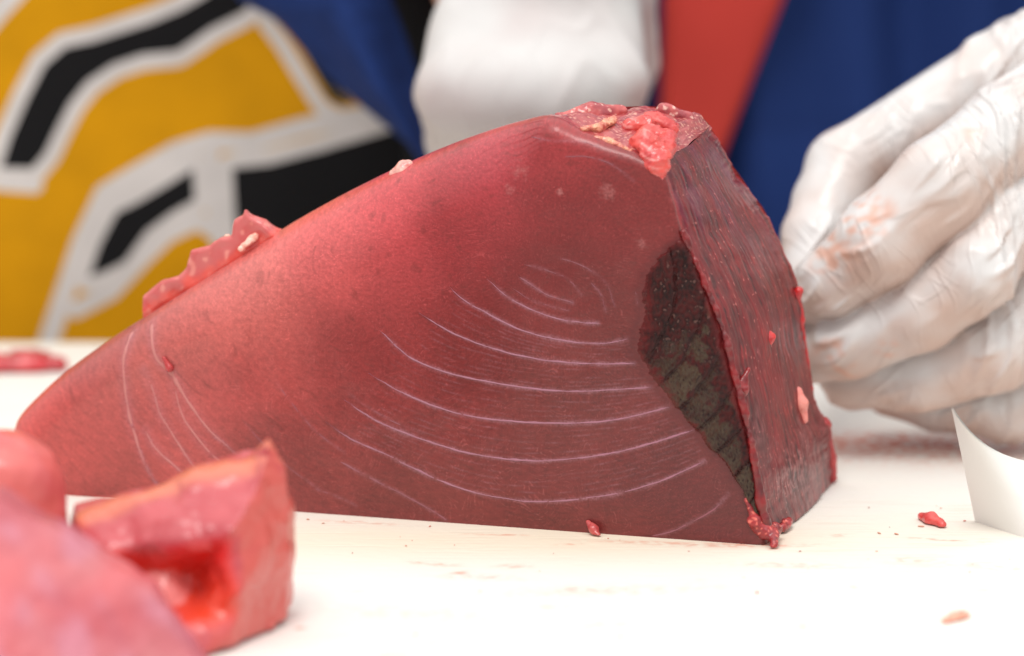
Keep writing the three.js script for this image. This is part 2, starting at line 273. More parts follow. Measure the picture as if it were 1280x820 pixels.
// where pale fascia and blood stain the flesh, as fields over the cut face
const FS = 0.0002, FW = Math.ceil((U1 - U0) / FS), FH = Math.ceil((W1 - W0) / FS), fascia = new Float32Array(FW * FH), blood = new Float32Array(FW * FH);
function splat(field, u, v, r, k) {
  const ci = (u - U0) / FS, cj = (v - W0) / FS, R = Math.ceil(2.2 * r / FS);
  for (let j = Math.floor(cj) - R; j <= cj + R + 1; j++) for (let i = Math.floor(ci) - R; i <= ci + R + 1; i++) {
    if (i < 0 || j < 0 || i >= FW || j >= FH) continue;
    const d = ((i - ci) ** 2 + (j - cj) ** 2) * FS * FS / (r * r), e = k * Math.exp(-d); if (e > field[j * FW + i]) field[j * FW + i] = e;
  }
}
const field = (f, u, v) => { const x = clamp((u - U0) / FS, 0, FW - 2), y = clamp((v - W0) / FS, 0, FH - 2), i = Math.floor(x), j = Math.floor(y), a = x - i, b = y - j, k = j * FW + i; return lerp(lerp(f[k], f[k + 1], a), lerp(f[k + FW], f[k + FW + 1], a), b); };
SINEW.forEach(({ curve, strength, fade0 }, i) => {
  const n = Math.round(curve.getLength() / 0.00015);
  for (let k = 0; k <= n; k++) { const t = k / n, p = curve.getPoint(t), br = ss(0, fade0 * 1.6, t); splat(fascia, p.x + 0.0002 * noise(k * 0.05, i), p.y, 0.00055 + 0.00045 * strength * (0.5 + noise(k * 0.02, i + 9)), br * strength * clamp(0.75 + 0.7 * noise(k * 0.03, i * 5))); if (i > 12 && i < 18) splat(fascia, p.x, p.y, 0.0022, 0.42 * strength * ss(1, 0.4, t)); }
  if (i > 3 && i < 10) for (const g of [0.2, 0.36, 0.5, 0.64, 0.8]) { // faint grain between two neighbours
    const q = SINEW[i + 1].curve; if (!q || i === 9) continue;
    for (let k = 0; k <= n; k++) { const t = k / n, p = curve.getPoint(t).lerp(q.getPoint(t), g + 0.05 * noise(k * 0.01, g * 40)); splat(fascia, p.x, p.y, 0.0003, 0.34 * ss(0, 0.2, t) * clamp(0.4 + 1.6 * noise(k * 0.025, i * 9 + g * 31))); }
  }
});
for (let k = 0; k <= 3000; k++) { const [u, v] = dmAt(k / 3000, 0); splat(blood, u - 0.0002, v, 0.0011 + 0.0012 * clamp(0.5 + noise(k * 0.02, 3)), 0.8); }
const bodyMat = (() => {
  const W = 2048, H = 1041;
  const map = dataTex(W, H, (s, t) => {
    const u = lerp(U0, U1, s), v = lerp(W0, W1, t);
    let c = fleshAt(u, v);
    // fibres: short pale hairs and grain that follow the rings of the muscle
    const dx = u - 0.014, dy = v - 0.09, ang = Math.atan2(dy * 1.5, dx), rad = Math.hypot(dx, dy * 1.5);
    const g1 = noise(u * 1500, v * 1500, 3), g2 = noise(u * 620, v * 900, 6), g3 = noise(rad * 620, ang * 40, 5), g4 = fbm(u * 45, v * 45, 4, 3);
    const turn = 2.4 * noise(u * 60, v * 60, 13), ca = Math.cos(turn), sa = Math.sin(turn);
    c = c.map((x) => x * (1 + 0.14 * g1 + 0.09 * g2 + 0.2 * g3 + 0.38 * g4));
    const fi = noise((u * ca - v * sa) * 330, (u * sa + v * ca) * 1500, 17), hair = ss(0.2, 0.62, fi + 0.25 * g1) * (0.5 + 0.5 * ss(-0.3, 0.3, noise(u * 230, v * 230, 21)));
    c = mixc(c, c.map((x, i) => x * 1.5 + [0.06, 0.035, 0.035][i]), hair * 0.6);
    const dk = ss(0.3, 0.62, noise((u * sa + v * ca) * 300, (u * ca - v * sa) * 1400, 27)); c = c.map((x) => x * (1 - 0.1 * dk));
    const ring = ss(0.35, 0.6, noise(rad * 330 + g4 * 3, ang * 7, 2)); c = mixc(c, [0.11, 0.018, 0.014], ring * 0.3);
    for (const [[a, b], r] of SOFT_PATCH) { const d = Math.hypot(u - a, v - b) / r; if (d < 1.6) c = mixc(c, [0.52, 0.2, 0.19], 0.42 * ss(1.2, 0.2, d + 0.7 * g2 + 1.2 * g4) * (0.6 + 0.6 * g1)); }
    const fa = field(fascia, u, v); c = mixc(c, S8(184, 132, 146, 0.8), clamp(fa * (0.62 + 0.6 * g1 + 0.4 * g2)) * 0.72);
    c = mixc(c, S8(84, 20, 22), clamp(field(blood, u, v) * (0.8 + 0.6 * g2 + 0.4 * g1)) * 0.8);
    return c;
  });
  const bump = dataTex(W, H, (s, t) => {
    const u = lerp(U0, U1, s), v = lerp(W0, W1, t);
    const h = 0.45 + 0.14 * noise(u * 1500, v * 1500, 3) + 0.2 * noise(u * 620, v * 900, 6) + 0.2 * fbm(u * 160, v * 160, 4, 2) + 0.3 * field(fascia, u, v); return [h, h, h];
  }, false);
  return new THREE.MeshPhysicalMaterial({ map, bumpMap: bump, bumpScale: 0.00022, roughness: 0.4, specularIntensity: 0.8, clearcoat: 0.34, clearcoatRoughness: 0.24 });
})();
const iSide0 = 0, iSide1 = Math.round(9.4 / NO * NS), iTop1 = Math.round(13.6 / NO * NS);
{ // body: front face, rounded rim, back and the left and lower sides
  const M = 150, P = [], T = [], ix = [], cu = 0.0, cv = 0.05;
  P.push(cu, cv, capDepth(cu, cv)); T.push(...uvFace(cu, cv));
  for (let j = 1; j <= M; j++) {
    const f = 1 - (1 - j / M) ** 1.5;
    for (let i = 0; i < NS; i++) {
      const u = lerp(cu, FR[i].x, f), v = lerp(cv, FR[i].y, f); let n;
      if (j === M) n = -FR[i].z; else { n = capDepth(u, v); }
      P.push(u, v, n); T.push(...uvFace(u, v));
    }
  }
  for (let i = 0; i < NS; i++) ix.push(0, 1 + i, 1 + (i + 1) % NS);
  const row = (j) => 1 + (j - 1) * NS;
  for (let j = 1; j < M; j++) for (let i = 0; i < NS; i++) { const a = row(j) + i, b = row(j) + (i + 1) % NS, c = row(j + 1) + i, d = row(j + 1) + (i + 1) % NS; ix.push(a, c, b, b, c, d); }
  const RB = 26, start = row(M);
  for (let j = 1; j <= RB; j++) for (let i = 0; i < NS; i++) {
    const s = j / RB, f = FR[i], k = BK[i]; let u = lerp(f.x, k.x, s), v = lerp(f.y, k.y, s), n = lerp(-f.z, k.z, s);
    if (v > 0.003) { const w = 0.0012 * fbm(u * 50, v * 50, n * 50 + 9, 3) * ss(0, 0.3, s); u += w; v += w; }
    P.push(u, v, n); T.push(...uvFace(u, v - 0.3 * (n + f.z) * 0));
  }
  for (let j = 0; j < RB; j++) for (let i = 0; i < NS; i++) {
    const a = start + j * NS + i, b = start + j * NS + (i + 1) % NS, c = a + NS, d = b + NS;
    if (i >= iSide0 && i < iTop1) continue; // those sides are parts of their own
    ix.push(a, c, b, b, c, d);
  }
  const last = start + RB * NS, cb = P.length / 3; P.push(0.01, 0.035, -0.075); T.push(...uvFace(0.01, 0.035));
  for (let i = 0; i < NS; i++) ix.push(last + i, cb, last + (i + 1) % NS);
  const g = new THREE.BufferGeometry();
  g.setAttribute('position', new THREE.Float32BufferAttribute(P, 3)); g.setAttribute('uv', new THREE.Float32BufferAttribute(T, 2)); g.setIndex(ix); g.computeVertexNormals();
  part('red_muscle', g, bodyMat, block);
}
// the trimmed side that was under the skin, and the cut top
function side(i0, i1, R, C, disp) {
  const at = (A, x) => { const i = Math.floor(x), f = x - i, a = A[i % NS], b = A[(i + 1) % NS]; return [lerp(a.x, b.x, f), lerp(a.y, b.y, f), lerp(a.z, b.z, f)]; };
  return gridGeo(R, C, (r, c) => {
    const x = lerp(i0, i1, r), f = at(FR, x), k = at(BK, x); const s = c;
    let u = lerp(f[0], k[0], s), v = lerp(f[1], k[1], s), n = lerp(-f[2], k[2], s);
    const d = disp(r, s, u, v); return [u + d[0], Math.max(-0.0006, v + d[1]), n + d[2]];
  }, (r, c) => [c, r]);
}
{
  const streak = (t, s) => { const q = fbm(s * 3.2, t * 7, 5, 3), w = s + 0.06 * q + 0.22 * (t - 0.5) * (s - 0.2); return { a: noise(w * 13, t * 3.2, 1), b: noise(w * 40, t * 7, 4), c: noise(w * 95, t * 20, 7), d: fbm(w * 5, t * 5, 2, 4), e: noise(s * 46, t * 95, 3) }; };
  const map = dataTex(700, 1400, (s, t) => {
    const k = streak(t, s), high = ss(0.52, 0.86, t);
    const m = fbm(s * 7, t * 11, 7, 4), f = fbm(s * 22, t * 40, 12, 3);
    let c = mixc(S8(138, 26, 32), S8(86, 12, 20), clamp(0.5 + 0.9 * m + 0.5 * k.a));
    c = mixc(c, S8(100, 30, 66), high * ss(-0.05, 0.4, k.d + 0.08) * 0.6);            // violet tint of the membrane
    c = mixc(c, S8(168, 38, 40), ss(0.12, 0.5, 0.7 * f + 0.5 * k.b) * 0.65);
    c = mixc(c, S8(150, 84, 86), ss(0.16, 0.5, k.d + 0.3 * k.a + 0.4 * f) * (0.45 + 0.5 * k.c) * 0.9); // pale membrane
    c = mixc(c, S8(54, 8, 18), ss(0.12, 0.45, -0.6 * k.b - 0.6 * f - 0.3 * k.d) * 0.75);
    const pale = Math.exp(-(((t - 0.16) / 0.08) ** 2)) * ss(0.05, 0.3, s) * ss(1.0, 0.75, s); c = mixc(c, S8(156, 104, 104), pale * ss(-0.15, 0.3, k.c * 0.6 + f) * 0.7);
    c = mixc(c, S8(176, 34, 34), ss(0.05, 0.0, s) * 0.7 + ss(0.95, 1, s) * 0.6);
    c = mixc(c, S8(220, 140, 132), ss(0.5, 0.62, k.e + 0.2 * k.c) * 0.4);
    return c.map((x) => 0.85 * x * (1 + 0.3 * k.c + 0.15 * k.e));
  });
  const bump = dataTex(350, 1400, (s, t) => { const k = streak(t, s), h = 0.5 + 0.16 * k.b + 0.14 * k.c + 0.2 * k.e + 0.3 * fbm(s * 22, t * 40, 12, 3); return [h, h, h]; }, false);
  const mat = new THREE.MeshPhysicalMaterial({ map, bumpMap: bump, bumpScale: 0.00026, roughness: 0.4, specularIntensity: 0.7, clearcoat: 0.3, clearcoatRoughness: 0.2 });
  part('skin_side', side(iSide0, iSide1 + 2, 260, 90, (r, s, u, v) => {
    const k = streak(r, s), e = ss(0, 0.08, s) * ss(0, 0.02, r), o = (0.0011 * fbm(r * 9, s * 3, 8, 2) + 0.0004 * k.d + 0.0002 * k.b + 0.0022 * Math.sin(Math.PI * s)) * e + 0.0012 * fbm(r * 45, 3, s * 4, 3) * ss(0.75, 1, s);
    return [o, 0, 0.2 * o];
  }), mat, block);
  const mapT = dataTex(512, 512, (s, t) => { const a = fbm(s * 9, t * 9, 3, 4), b = noise(s * 50, t * 40, 2); let c = mixc(S8(186, 84, 84), S8(140, 44, 56), clamp(0.5 + 1.6 * a)); c = mixc(c, S8(232, 170, 150), ss(0.15, 0.5, b + 0.5 * a) * 0.6); return c; });
  part('top_face', side(iSide1 - 2, iTop1 + 1, 110, 60, (r, s) => { const o = (0.0014 * noise(r * 6, s * 3, 3) + 0.0003 * noise(r * 30, s * 9, 5)) * ss(0, 0.1, s) * (1 + s); return [0, o, o * 0.3]; }), new THREE.MeshPhysicalMaterial({ map: mapT, roughness: 0.34, clearcoat: 0.4, clearcoatRoughness: 0.2 }), block);
}
{ // dark muscle
  const at = dmAt;
  const RC = [0.0166, 0.0843]; // the dark bands lie on rings round the muscle's core
  const info = (t, s) => {
    const [u, v] = at(t, s), n1 = fbm(u * 170, v * 170, 3, 3), n2 = noise(u * 900, v * 620, 8), n4 = noise(u * 1700, v * 900, 4);
    const b = Math.hypot(u - RC[0], v - RC[1]) / 0.0094 + 0.14 * n1 + 0.1 * noise(u * 120, v * 120, 33), ph = b - Math.floor(b), id = Math.floor(b);
    const groove = Math.exp(-((Math.min(ph, 1 - ph) / 0.065) ** 2)), reach = 0.66 + 0.2 * noise(id * 3.3, 4) + (t > 0.62 ? 0.5 * (t - 0.62) : 0);
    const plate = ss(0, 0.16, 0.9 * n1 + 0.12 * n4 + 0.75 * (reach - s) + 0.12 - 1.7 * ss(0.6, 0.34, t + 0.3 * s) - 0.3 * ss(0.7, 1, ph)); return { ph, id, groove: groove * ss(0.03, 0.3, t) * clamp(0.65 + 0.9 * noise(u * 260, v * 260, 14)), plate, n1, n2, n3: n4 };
  };
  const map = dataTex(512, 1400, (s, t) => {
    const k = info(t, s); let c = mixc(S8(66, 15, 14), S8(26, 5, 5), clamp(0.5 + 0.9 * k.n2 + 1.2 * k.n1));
    c = mixc(c, mixc(S8(74, 61, 47), S8(44, 25, 21), clamp(0.45 + 0.8 * k.n1 + 0.5 * k.n3 + 0.5 * noise(k.id * 5.1, 2))), k.plate * (1 - 0.9 * k.groove) * clamp(0.85 + 0.4 * k.n2 - 1.1 * ss(0.22, 0.5, 0.6 * k.n3 + 0.5 * k.n2 + 0.5 * k.n1)));  // grey on the lower plates paints the board's reflection into the colour
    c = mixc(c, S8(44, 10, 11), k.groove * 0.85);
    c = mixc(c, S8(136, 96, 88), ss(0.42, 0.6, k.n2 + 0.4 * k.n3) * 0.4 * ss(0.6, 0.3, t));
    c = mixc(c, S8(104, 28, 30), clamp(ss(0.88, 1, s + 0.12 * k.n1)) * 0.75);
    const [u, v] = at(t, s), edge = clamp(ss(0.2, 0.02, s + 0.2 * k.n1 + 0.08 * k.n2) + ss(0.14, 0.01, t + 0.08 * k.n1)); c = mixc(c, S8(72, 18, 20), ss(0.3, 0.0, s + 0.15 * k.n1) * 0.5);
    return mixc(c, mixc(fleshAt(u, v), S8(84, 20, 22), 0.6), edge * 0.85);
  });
  const bump = dataTex(512, 1400, (s, t) => { const k = info(t, s), h = 0.55 - 0.4 * k.groove + 0.22 * k.n2 * (1 - 0.85 * k.plate) + 0.16 * k.plate; return [h, h, h]; }, false);
  const rough = dataTex(256, 700, (s, t) => { const k = info(t, s), h = 0.46 - 0.16 * k.plate + 0.1 * k.n2; return [h, h, h]; }, false);
  const g = gridGeo(240, 70, (t, s) => {
    const [u, v] = at(t, s), k = info(t, s), e = ss(0, 0.16, s) * ss(1, 0.93, s) * ss(0, 0.03, t) * ss(1, 0.98, t);
    return [u, Math.max(v, 0.001), capDepth(u, v) + lerp(-0.0003, 0.0009 + 0.0008 * (k.ph - 0.5) - 0.0001 * k.groove + 0.0001 * k.n2, e)];
  }, (t, s) => [s, t], true);
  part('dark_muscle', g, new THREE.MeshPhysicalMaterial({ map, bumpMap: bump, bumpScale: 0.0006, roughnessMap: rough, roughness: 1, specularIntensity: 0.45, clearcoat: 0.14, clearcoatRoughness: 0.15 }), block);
}
// white sinews: thin flattened cords half sunk in the face, each one a part
{
  const mats = [0, 1, 2].map((k) => new THREE.MeshPhysicalMaterial({ color: new THREE.Color().setRGB(...[S8(158, 104, 120), S8(140, 80, 90), S8(190, 118, 114)][k]), roughness: 0.45 }));
  SINEW.forEach(({ curve, w, strength, fade0, fade1 }, si) => {
    const n = Math.max(24, Math.round(curve.getLength() / 0.0011)), K = 6, P = [], ix = [];
    for (let i = 0; i <= n; i++) {
      const t = i / n, p = curve.getPoint(t), d = curve.getTangent(t), nx = -d.y, ny = d.x;
      const r = w * Math.max(0.05, ss(0, fade0, t) * ss(1, 1 - fade1, t)) * (0.62 + 0.5 * noise(i * 0.37, si * 3.1) + 0.35 * noise(i * 0.09, si * 1.7)), jit = 0.00022 * noise(i * 0.21, si * 7.7) + 0.00008 * noise(i * 0.9, si);
      const u = p.x + nx * jit, v = p.y + ny * jit, z = capDepth(u, v) + lerp(-0.00030, -0.00012, strength) + 0.00022 * noise(i * 0.23, si + 40);
      for (let k = 0; k < K; k++) { const a = k / K * Math.PI * 2; P.push(u + nx * r * Math.cos(a), Math.max(0.0006, v + ny * r * Math.cos(a)), z + 0.00028 * Math.sin(a)); }
    }
    for (let i = 0; i < n; i++) for (let k = 0; k < K; k++) { const a = i * K + k, b = i * K + (k + 1) % K; ix.push(a, b, a + K, b, b + K, a + K); }
    const g = new THREE.BufferGeometry(); g.setAttribute('position', new THREE.Float32BufferAttribute(P, 3)); g.setIndex(ix); g.computeVertexNormals();
    part('sinew', g, mats[strength > 0.8 && si < 13 ? 0 : si >= 13 && si < 18 ? 2 : 1], block);
  });
}
// ragged bits of flesh and fat on the block
const wet = new THREE.MeshPhysicalMaterial({ vertexColors: true, roughness: 0.32, clearcoat: 0.4, clearcoatRoughness: 0.2 });
function blob(name, chains, k, amp, freq, h, col, parent, opt = {}) {
  const [lo, hi] = box3(chains, amp + h * 2), f = opt.freqv ?? [freq, freq, freq];
  const sdf = (x, y, z) => {
    let d = 9; for (const c of chains) d = smin(d, chain(x, y, z, c, k), k);
    d -= amp * 2 * fbm(x * f[0], y * f[1], z * f[2] + 3, 3);
    return opt.cut ? smax(d, opt.cut(x, y, z), h) : d;
  };
  return part(name, nets(sdf, lo, hi, h, col), opt.mat ?? wet, parent);
}
const two = (a, b, f, bias = 0.5, c = null) => (x, y, z) => { const n = fbm(x * f, y * f, z * f, 3); let k = mixc(a, b, clamp(bias + 1.7 * n)); if (c) k = mixc(k, c, ss(0.3, 0.5, noise(x * f * 3, y * f * 3, z * f * 3))); return k; };
{
  const pl = [[-0.1421, 0.0561, -0.022], [-0.1397, 0.0607, -0.022], [-0.1361, 0.0653, -0.022], [-0.1331, 0.0677, -0.022], [-0.1281, 0.0713, -0.022], [-0.1217, 0.0739, -0.022], [-0.1188, 0.0776, -0.022], [-0.1169, 0.0829, -0.022], [-0.11, 0.0847, -0.022], [-0.1062, 0.0879, -0.022], [-0.1022, 0.0889, -0.022], [-0.1016, 0.0947, -0.022], [-0.0987, 0.0962, -0.022], [-0.0975, 0.0979, -0.022], [-0.0959, 0.096, -0.022], [-0.0916, 0.0943, -0.022], [-0.0891, 0.0915, -0.022], [-0.0863, 0.0894, -0.022], [-0.0841, 0.0835, -0.022], [-0.1014, 0.0705, -0.022], [-0.1306, 0.0501, -0.022]].map((p) => [p[0], p[1]]);
  const base = [[-0.1421, 0.0561, -0.022], [-0.0863, 0.0911, -0.022]], dx = base[1][0] - base[0][0], dy = base[1][1] - base[0][1], L = Math.hypot(dx, dy);
  const sdf = (x, y, z) => { const h = ((y - base[0][1]) * dx - (x - base[0][0]) * dy) / L, th = 0.0048 - 0.28 * Math.max(0, h) + 0.0012 * noise(x * 130, y * 130, 5); return smax(poly2(x, y, pl) - 0.0016 * fbm(x * 90, y * 90, z * 60, 4) - 0.0006, Math.abs(z + 0.022 - 0.35 * h - 0.0016 * noise(x * 70, y * 70)) - th, 0.002) - 0.0006 * fbm(x * 170, y * 170, z * 170, 2); };
  part('flesh_flap', nets(sdf, [-0.135, 0.055, -0.036], [-0.07, 0.115, -0.006], 0.0006, (x, y, z) => { const h = ((y - base[0][1]) * dx - (x - base[0][0]) * dy) / L, n = fbm(x * 170, y * 170, z * 170, 3); let k = mixc(S8(226, 92, 80), S8(206, 104, 102), ss(0.0005, 0.0035, h + 0.004 * n)); k = mixc(k, S8(196, 66, 70), clamp(0.2 + 1.6 * n) * 0.6); return mixc(k, S8(238, 160, 146), ss(0.3, 0.55, noise(x * 300, y * 300, z * 300) + 0.4 * n) * 0.6); }), wet, block);
}
blob('flesh_flap', [[[...[-0.1035, 0.0875, -0.019], 0.0016], [...[-0.105, 0.088, -0.02], 0.0012]], [[...[-0.0942, 0.0894, -0.017], 0.0014], [...[-0.0981, 0.0855, -0.015], 0.001]]], 0.001, 0.0005, 500, 0.0004, two(S8(252, 214, 196), S8(244, 170, 150), 400), block);
blob('fat_crumb', [[[...[-0.0453, 0.1126, -0.018], 0.0018], [...[-0.0422, 0.1146, -0.018], 0.0026], [...[-0.0403, 0.1158, -0.018], 0.0015]]], 0.0015, 0.0006, 200, 0.0004, two(S8(244, 196, 182), S8(216, 110, 106), 300), block);
blob('fat_patch', [
  [[...[0.0338, 0.1308, -0.022], 0.003], [...[0.0386, 0.1315, -0.022], 0.0038]], [[...[0.0408, 0.1321, -0.026], 0.0036], [...[0.0462, 0.1307, -0.026], 0.003]], [[...[0.0421, 0.1297, -0.014], 0.0042], [...[0.0479, 0.1289, -0.014], 0.0036]],
  [[...[0.0401, 0.1278, -0.009], 0.0034], [...[0.0451, 0.127, -0.006], 0.0042]], [[...[0.0482, 0.1261, -0.006], 0.0034], [...[0.0494, 0.127, -0.01], 0.003]], [[...[0.0453, 0.1238, -0.003], 0.0034], [...[0.0485, 0.1227, -0.003], 0.0036]], [[...[0.0477, 0.1207, -0.002], 0.0026], [...[0.0492, 0.1186, -0.001], 0.0014]],
], 0.0022, 0.0011, 210, 0.0005, (x, y, z) => { const n = fbm(x * 150, y * 150, z * 150, 3), st = Math.sin((y * 0.9 + 0.3 * x) * 2600 + 5 * n); let k = mixc(S8(226, 84, 76), S8(196, 58, 60), clamp(0.45 + 1.6 * n)); return mixc(k, S8(238, 170, 164), ss(0.3, 1, st) * ss(0.0, 0.3, noise(x * 120, y * 120, 5)) * 0.55); }, block);
blob('fat_strip', [
  [[...[0.0218, 0.1322, -0.006], 0.001], [...[0.0261, 0.1323, -0.01], 0.0015], [...[0.0289, 0.1338, -0.018], 0.0013]],
  [[...[0.0259, 0.13, -0.0045], 0.0009], [...[0.0317, 0.1287, -0.0045], 0.0011], [...[0.0383, 0.126, -0.0035], 0.0009]],
], 0.001, 0.0007, 520, 0.0005, two(S8(232, 168, 132), S8(206, 104, 92), 400), block);
blob('fat_strip', [[[...[0.0107, 0.1333, -0.02], 0.002], [...[0.0185, 0.1343, -0.026], 0.003], [...[0.0278, 0.1341, -0.032], 0.0028]], [[...[0.0407, 0.1337, -0.04], 0.003], [...[0.0472, 0.1311, -0.045], 0.0022]]], 0.003, 0.0006, 200, 0.0006, two(S8(206, 96, 92), S8(160, 60, 68), 200, 0.5, S8(240, 190, 176)), block);
// red rim along the trimmed edge, and the shreds that hang on the side
{
  const rim = [[0.0559, 0.1013, -0.001], [0.0618, 0.0881, -0.001], [0.0683, 0.0728, -0.001], [0.0735, 0.0552, -0.001], [0.0782, 0.0371, -0.001], [0.0813, 0.0208, -0.001], [0.0833, 0.0103, -0.001], [0.085, 0.0054, -0.002]];
  const c = new THREE.CatmullRomCurve3(rim.map(V3)), pts = []; for (let i = 0; i <= 40; i++) { const p = c.getPoint(i / 40), q = noise(i * 0.5, 3); pts.push([p.x + 0.0006 + 0.0005 * noise(i * 0.7, 9), p.y, p.z + 0.0004 * q, Math.max(0.0002, 0.0007 + 0.0005 * q + (i > 27 && i < 34 ? 0.0004 : 0))]); }
  blob('trimmed_rim', [pts], 0.002, 0.0005, 110, 0.0005, two(S8(134, 24, 27), S8(84, 16, 22), 200), block);
}
blob('flesh_shred', [[[...[0.0755, 0.0634, -0.036], 0.0011], [...[0.0769, 0.0602, -0.036], 0.0028], [...[0.0775, 0.0576, -0.036], 0.0009]]], 0.0015, 0.0006, 200, 0.0004, two(S8(206, 26, 26), S8(160, 20, 24), 300), block);
blob('flesh_shred', [[[...[0.0731, 0.0514, -0.004], 0.0016], [...[0.0754, 0.05, -0.006], 0.0021], [...[0.0754, 0.0528, -0.008], 0.0011]], [[...[0.0767, 0.056, -0.008], 0.0009], [...[0.0753, 0.0521, -0.006], 0.0011]]], 0.0015, 0.0006, 200, 0.0004, two(S8(160, 30, 34), S8(118, 22, 28), 300), block);
blob('flesh_shred', [[[...[0.0794, 0.0682, -0.073], 0.0022], [...[0.0802, 0.0693, -0.073], 0.0017]], [[...[0.0797, 0.0669, -0.074], 0.0012], [...[0.0807, 0.0592, -0.074], 0.0013], [...[0.082, 0.048, -0.075], 0.0012], [...[0.0838, 0.0351, -0.077], 0.001], [...[0.0849, 0.0265, -0.078], 0.001]]], 0.0015, 0.0005, 200, 0.0005, two(S8(202, 34, 34), S8(160, 24, 30), 300), block);
blob('flesh_shred', [[[...[0.0866, 0.0208, -0.078], 0.0022], [...[0.0884, 0.0221, -0.08], 0.002], [...[0.0899, 0.0214, -0.081], 0.0012]], [[...[0.0894, 0.0177, -0.081], 0.0018], [...[0.0904, 0.0086, -0.084], 0.0018], [...[0.0906, 0.0019, -0.085], 0.0016]]], 0.0025, 0.0006, 180, 0.0005, two(S8(184, 40, 42), S8(140, 28, 36), 300), block);
blob('fat_crumb', [[[...[0.0839, 0.0389, -0.055], 0.0016], [...[0.0851, 0.0346, -0.055], 0.0022], [...[0.0863, 0.0294, -0.055], 0.0014]]], 0.0015, 0.0004, 200, 0.0004, two(S8(236, 150, 138), S8(224, 120, 112), 300), block);
blob('flesh_shred', [[[...[0.0799, 0.0083, 0.0005], 0.0013], [...[0.0839, 0.0042, -0.002], 0.0024], [...[0.0866, 0.0039, -0.006], 0.0024]], [[...[0.0874, 0.0034, -0.002], 0.0016], [...[0.0882, 0.0011, 0.003], 0.0012]], [[...[0.0872, 0.0019, -0.016], 0.0018], [...[0.0875, 0.0026, -0.024], 0.0014]], [[...[0.0782, 0.0149, 0.0004], 0.0009], [...[0.0815, 0.009, 0.0004], 0.0011]]], 0.0025, 0.0008, 170, 0.0005, two(S8(168, 40, 44), S8(120, 26, 34), 300, 0.5, S8(226, 110, 98)), block, { cut: (x, y) => 0.0005 - y });
blob('flesh_shred', [[[...[0.026, 0.0041, 0.001], 0.0009], [...[0.0283, 0.0019, 0.0025], 0.0014], [...[0.0303, 0.0006, 0.004], 0.0009]]], 0.0015, 0.0005, 200, 0.0004, two(S8(196, 84, 80), S8(170, 56, 58), 300), block, { cut: (x, y) => 0.0005 - y });
blob('flesh_shred', [[[...[-0.1206, 0.0499, 0.0006], 0.0008], [...[-0.1186, 0.0467, 0.0006], 0.0012]]], 0.0015, 0.0004, 200, 0.0004, two(S8(176, 44, 48), S8(190, 66, 66), 300), block);

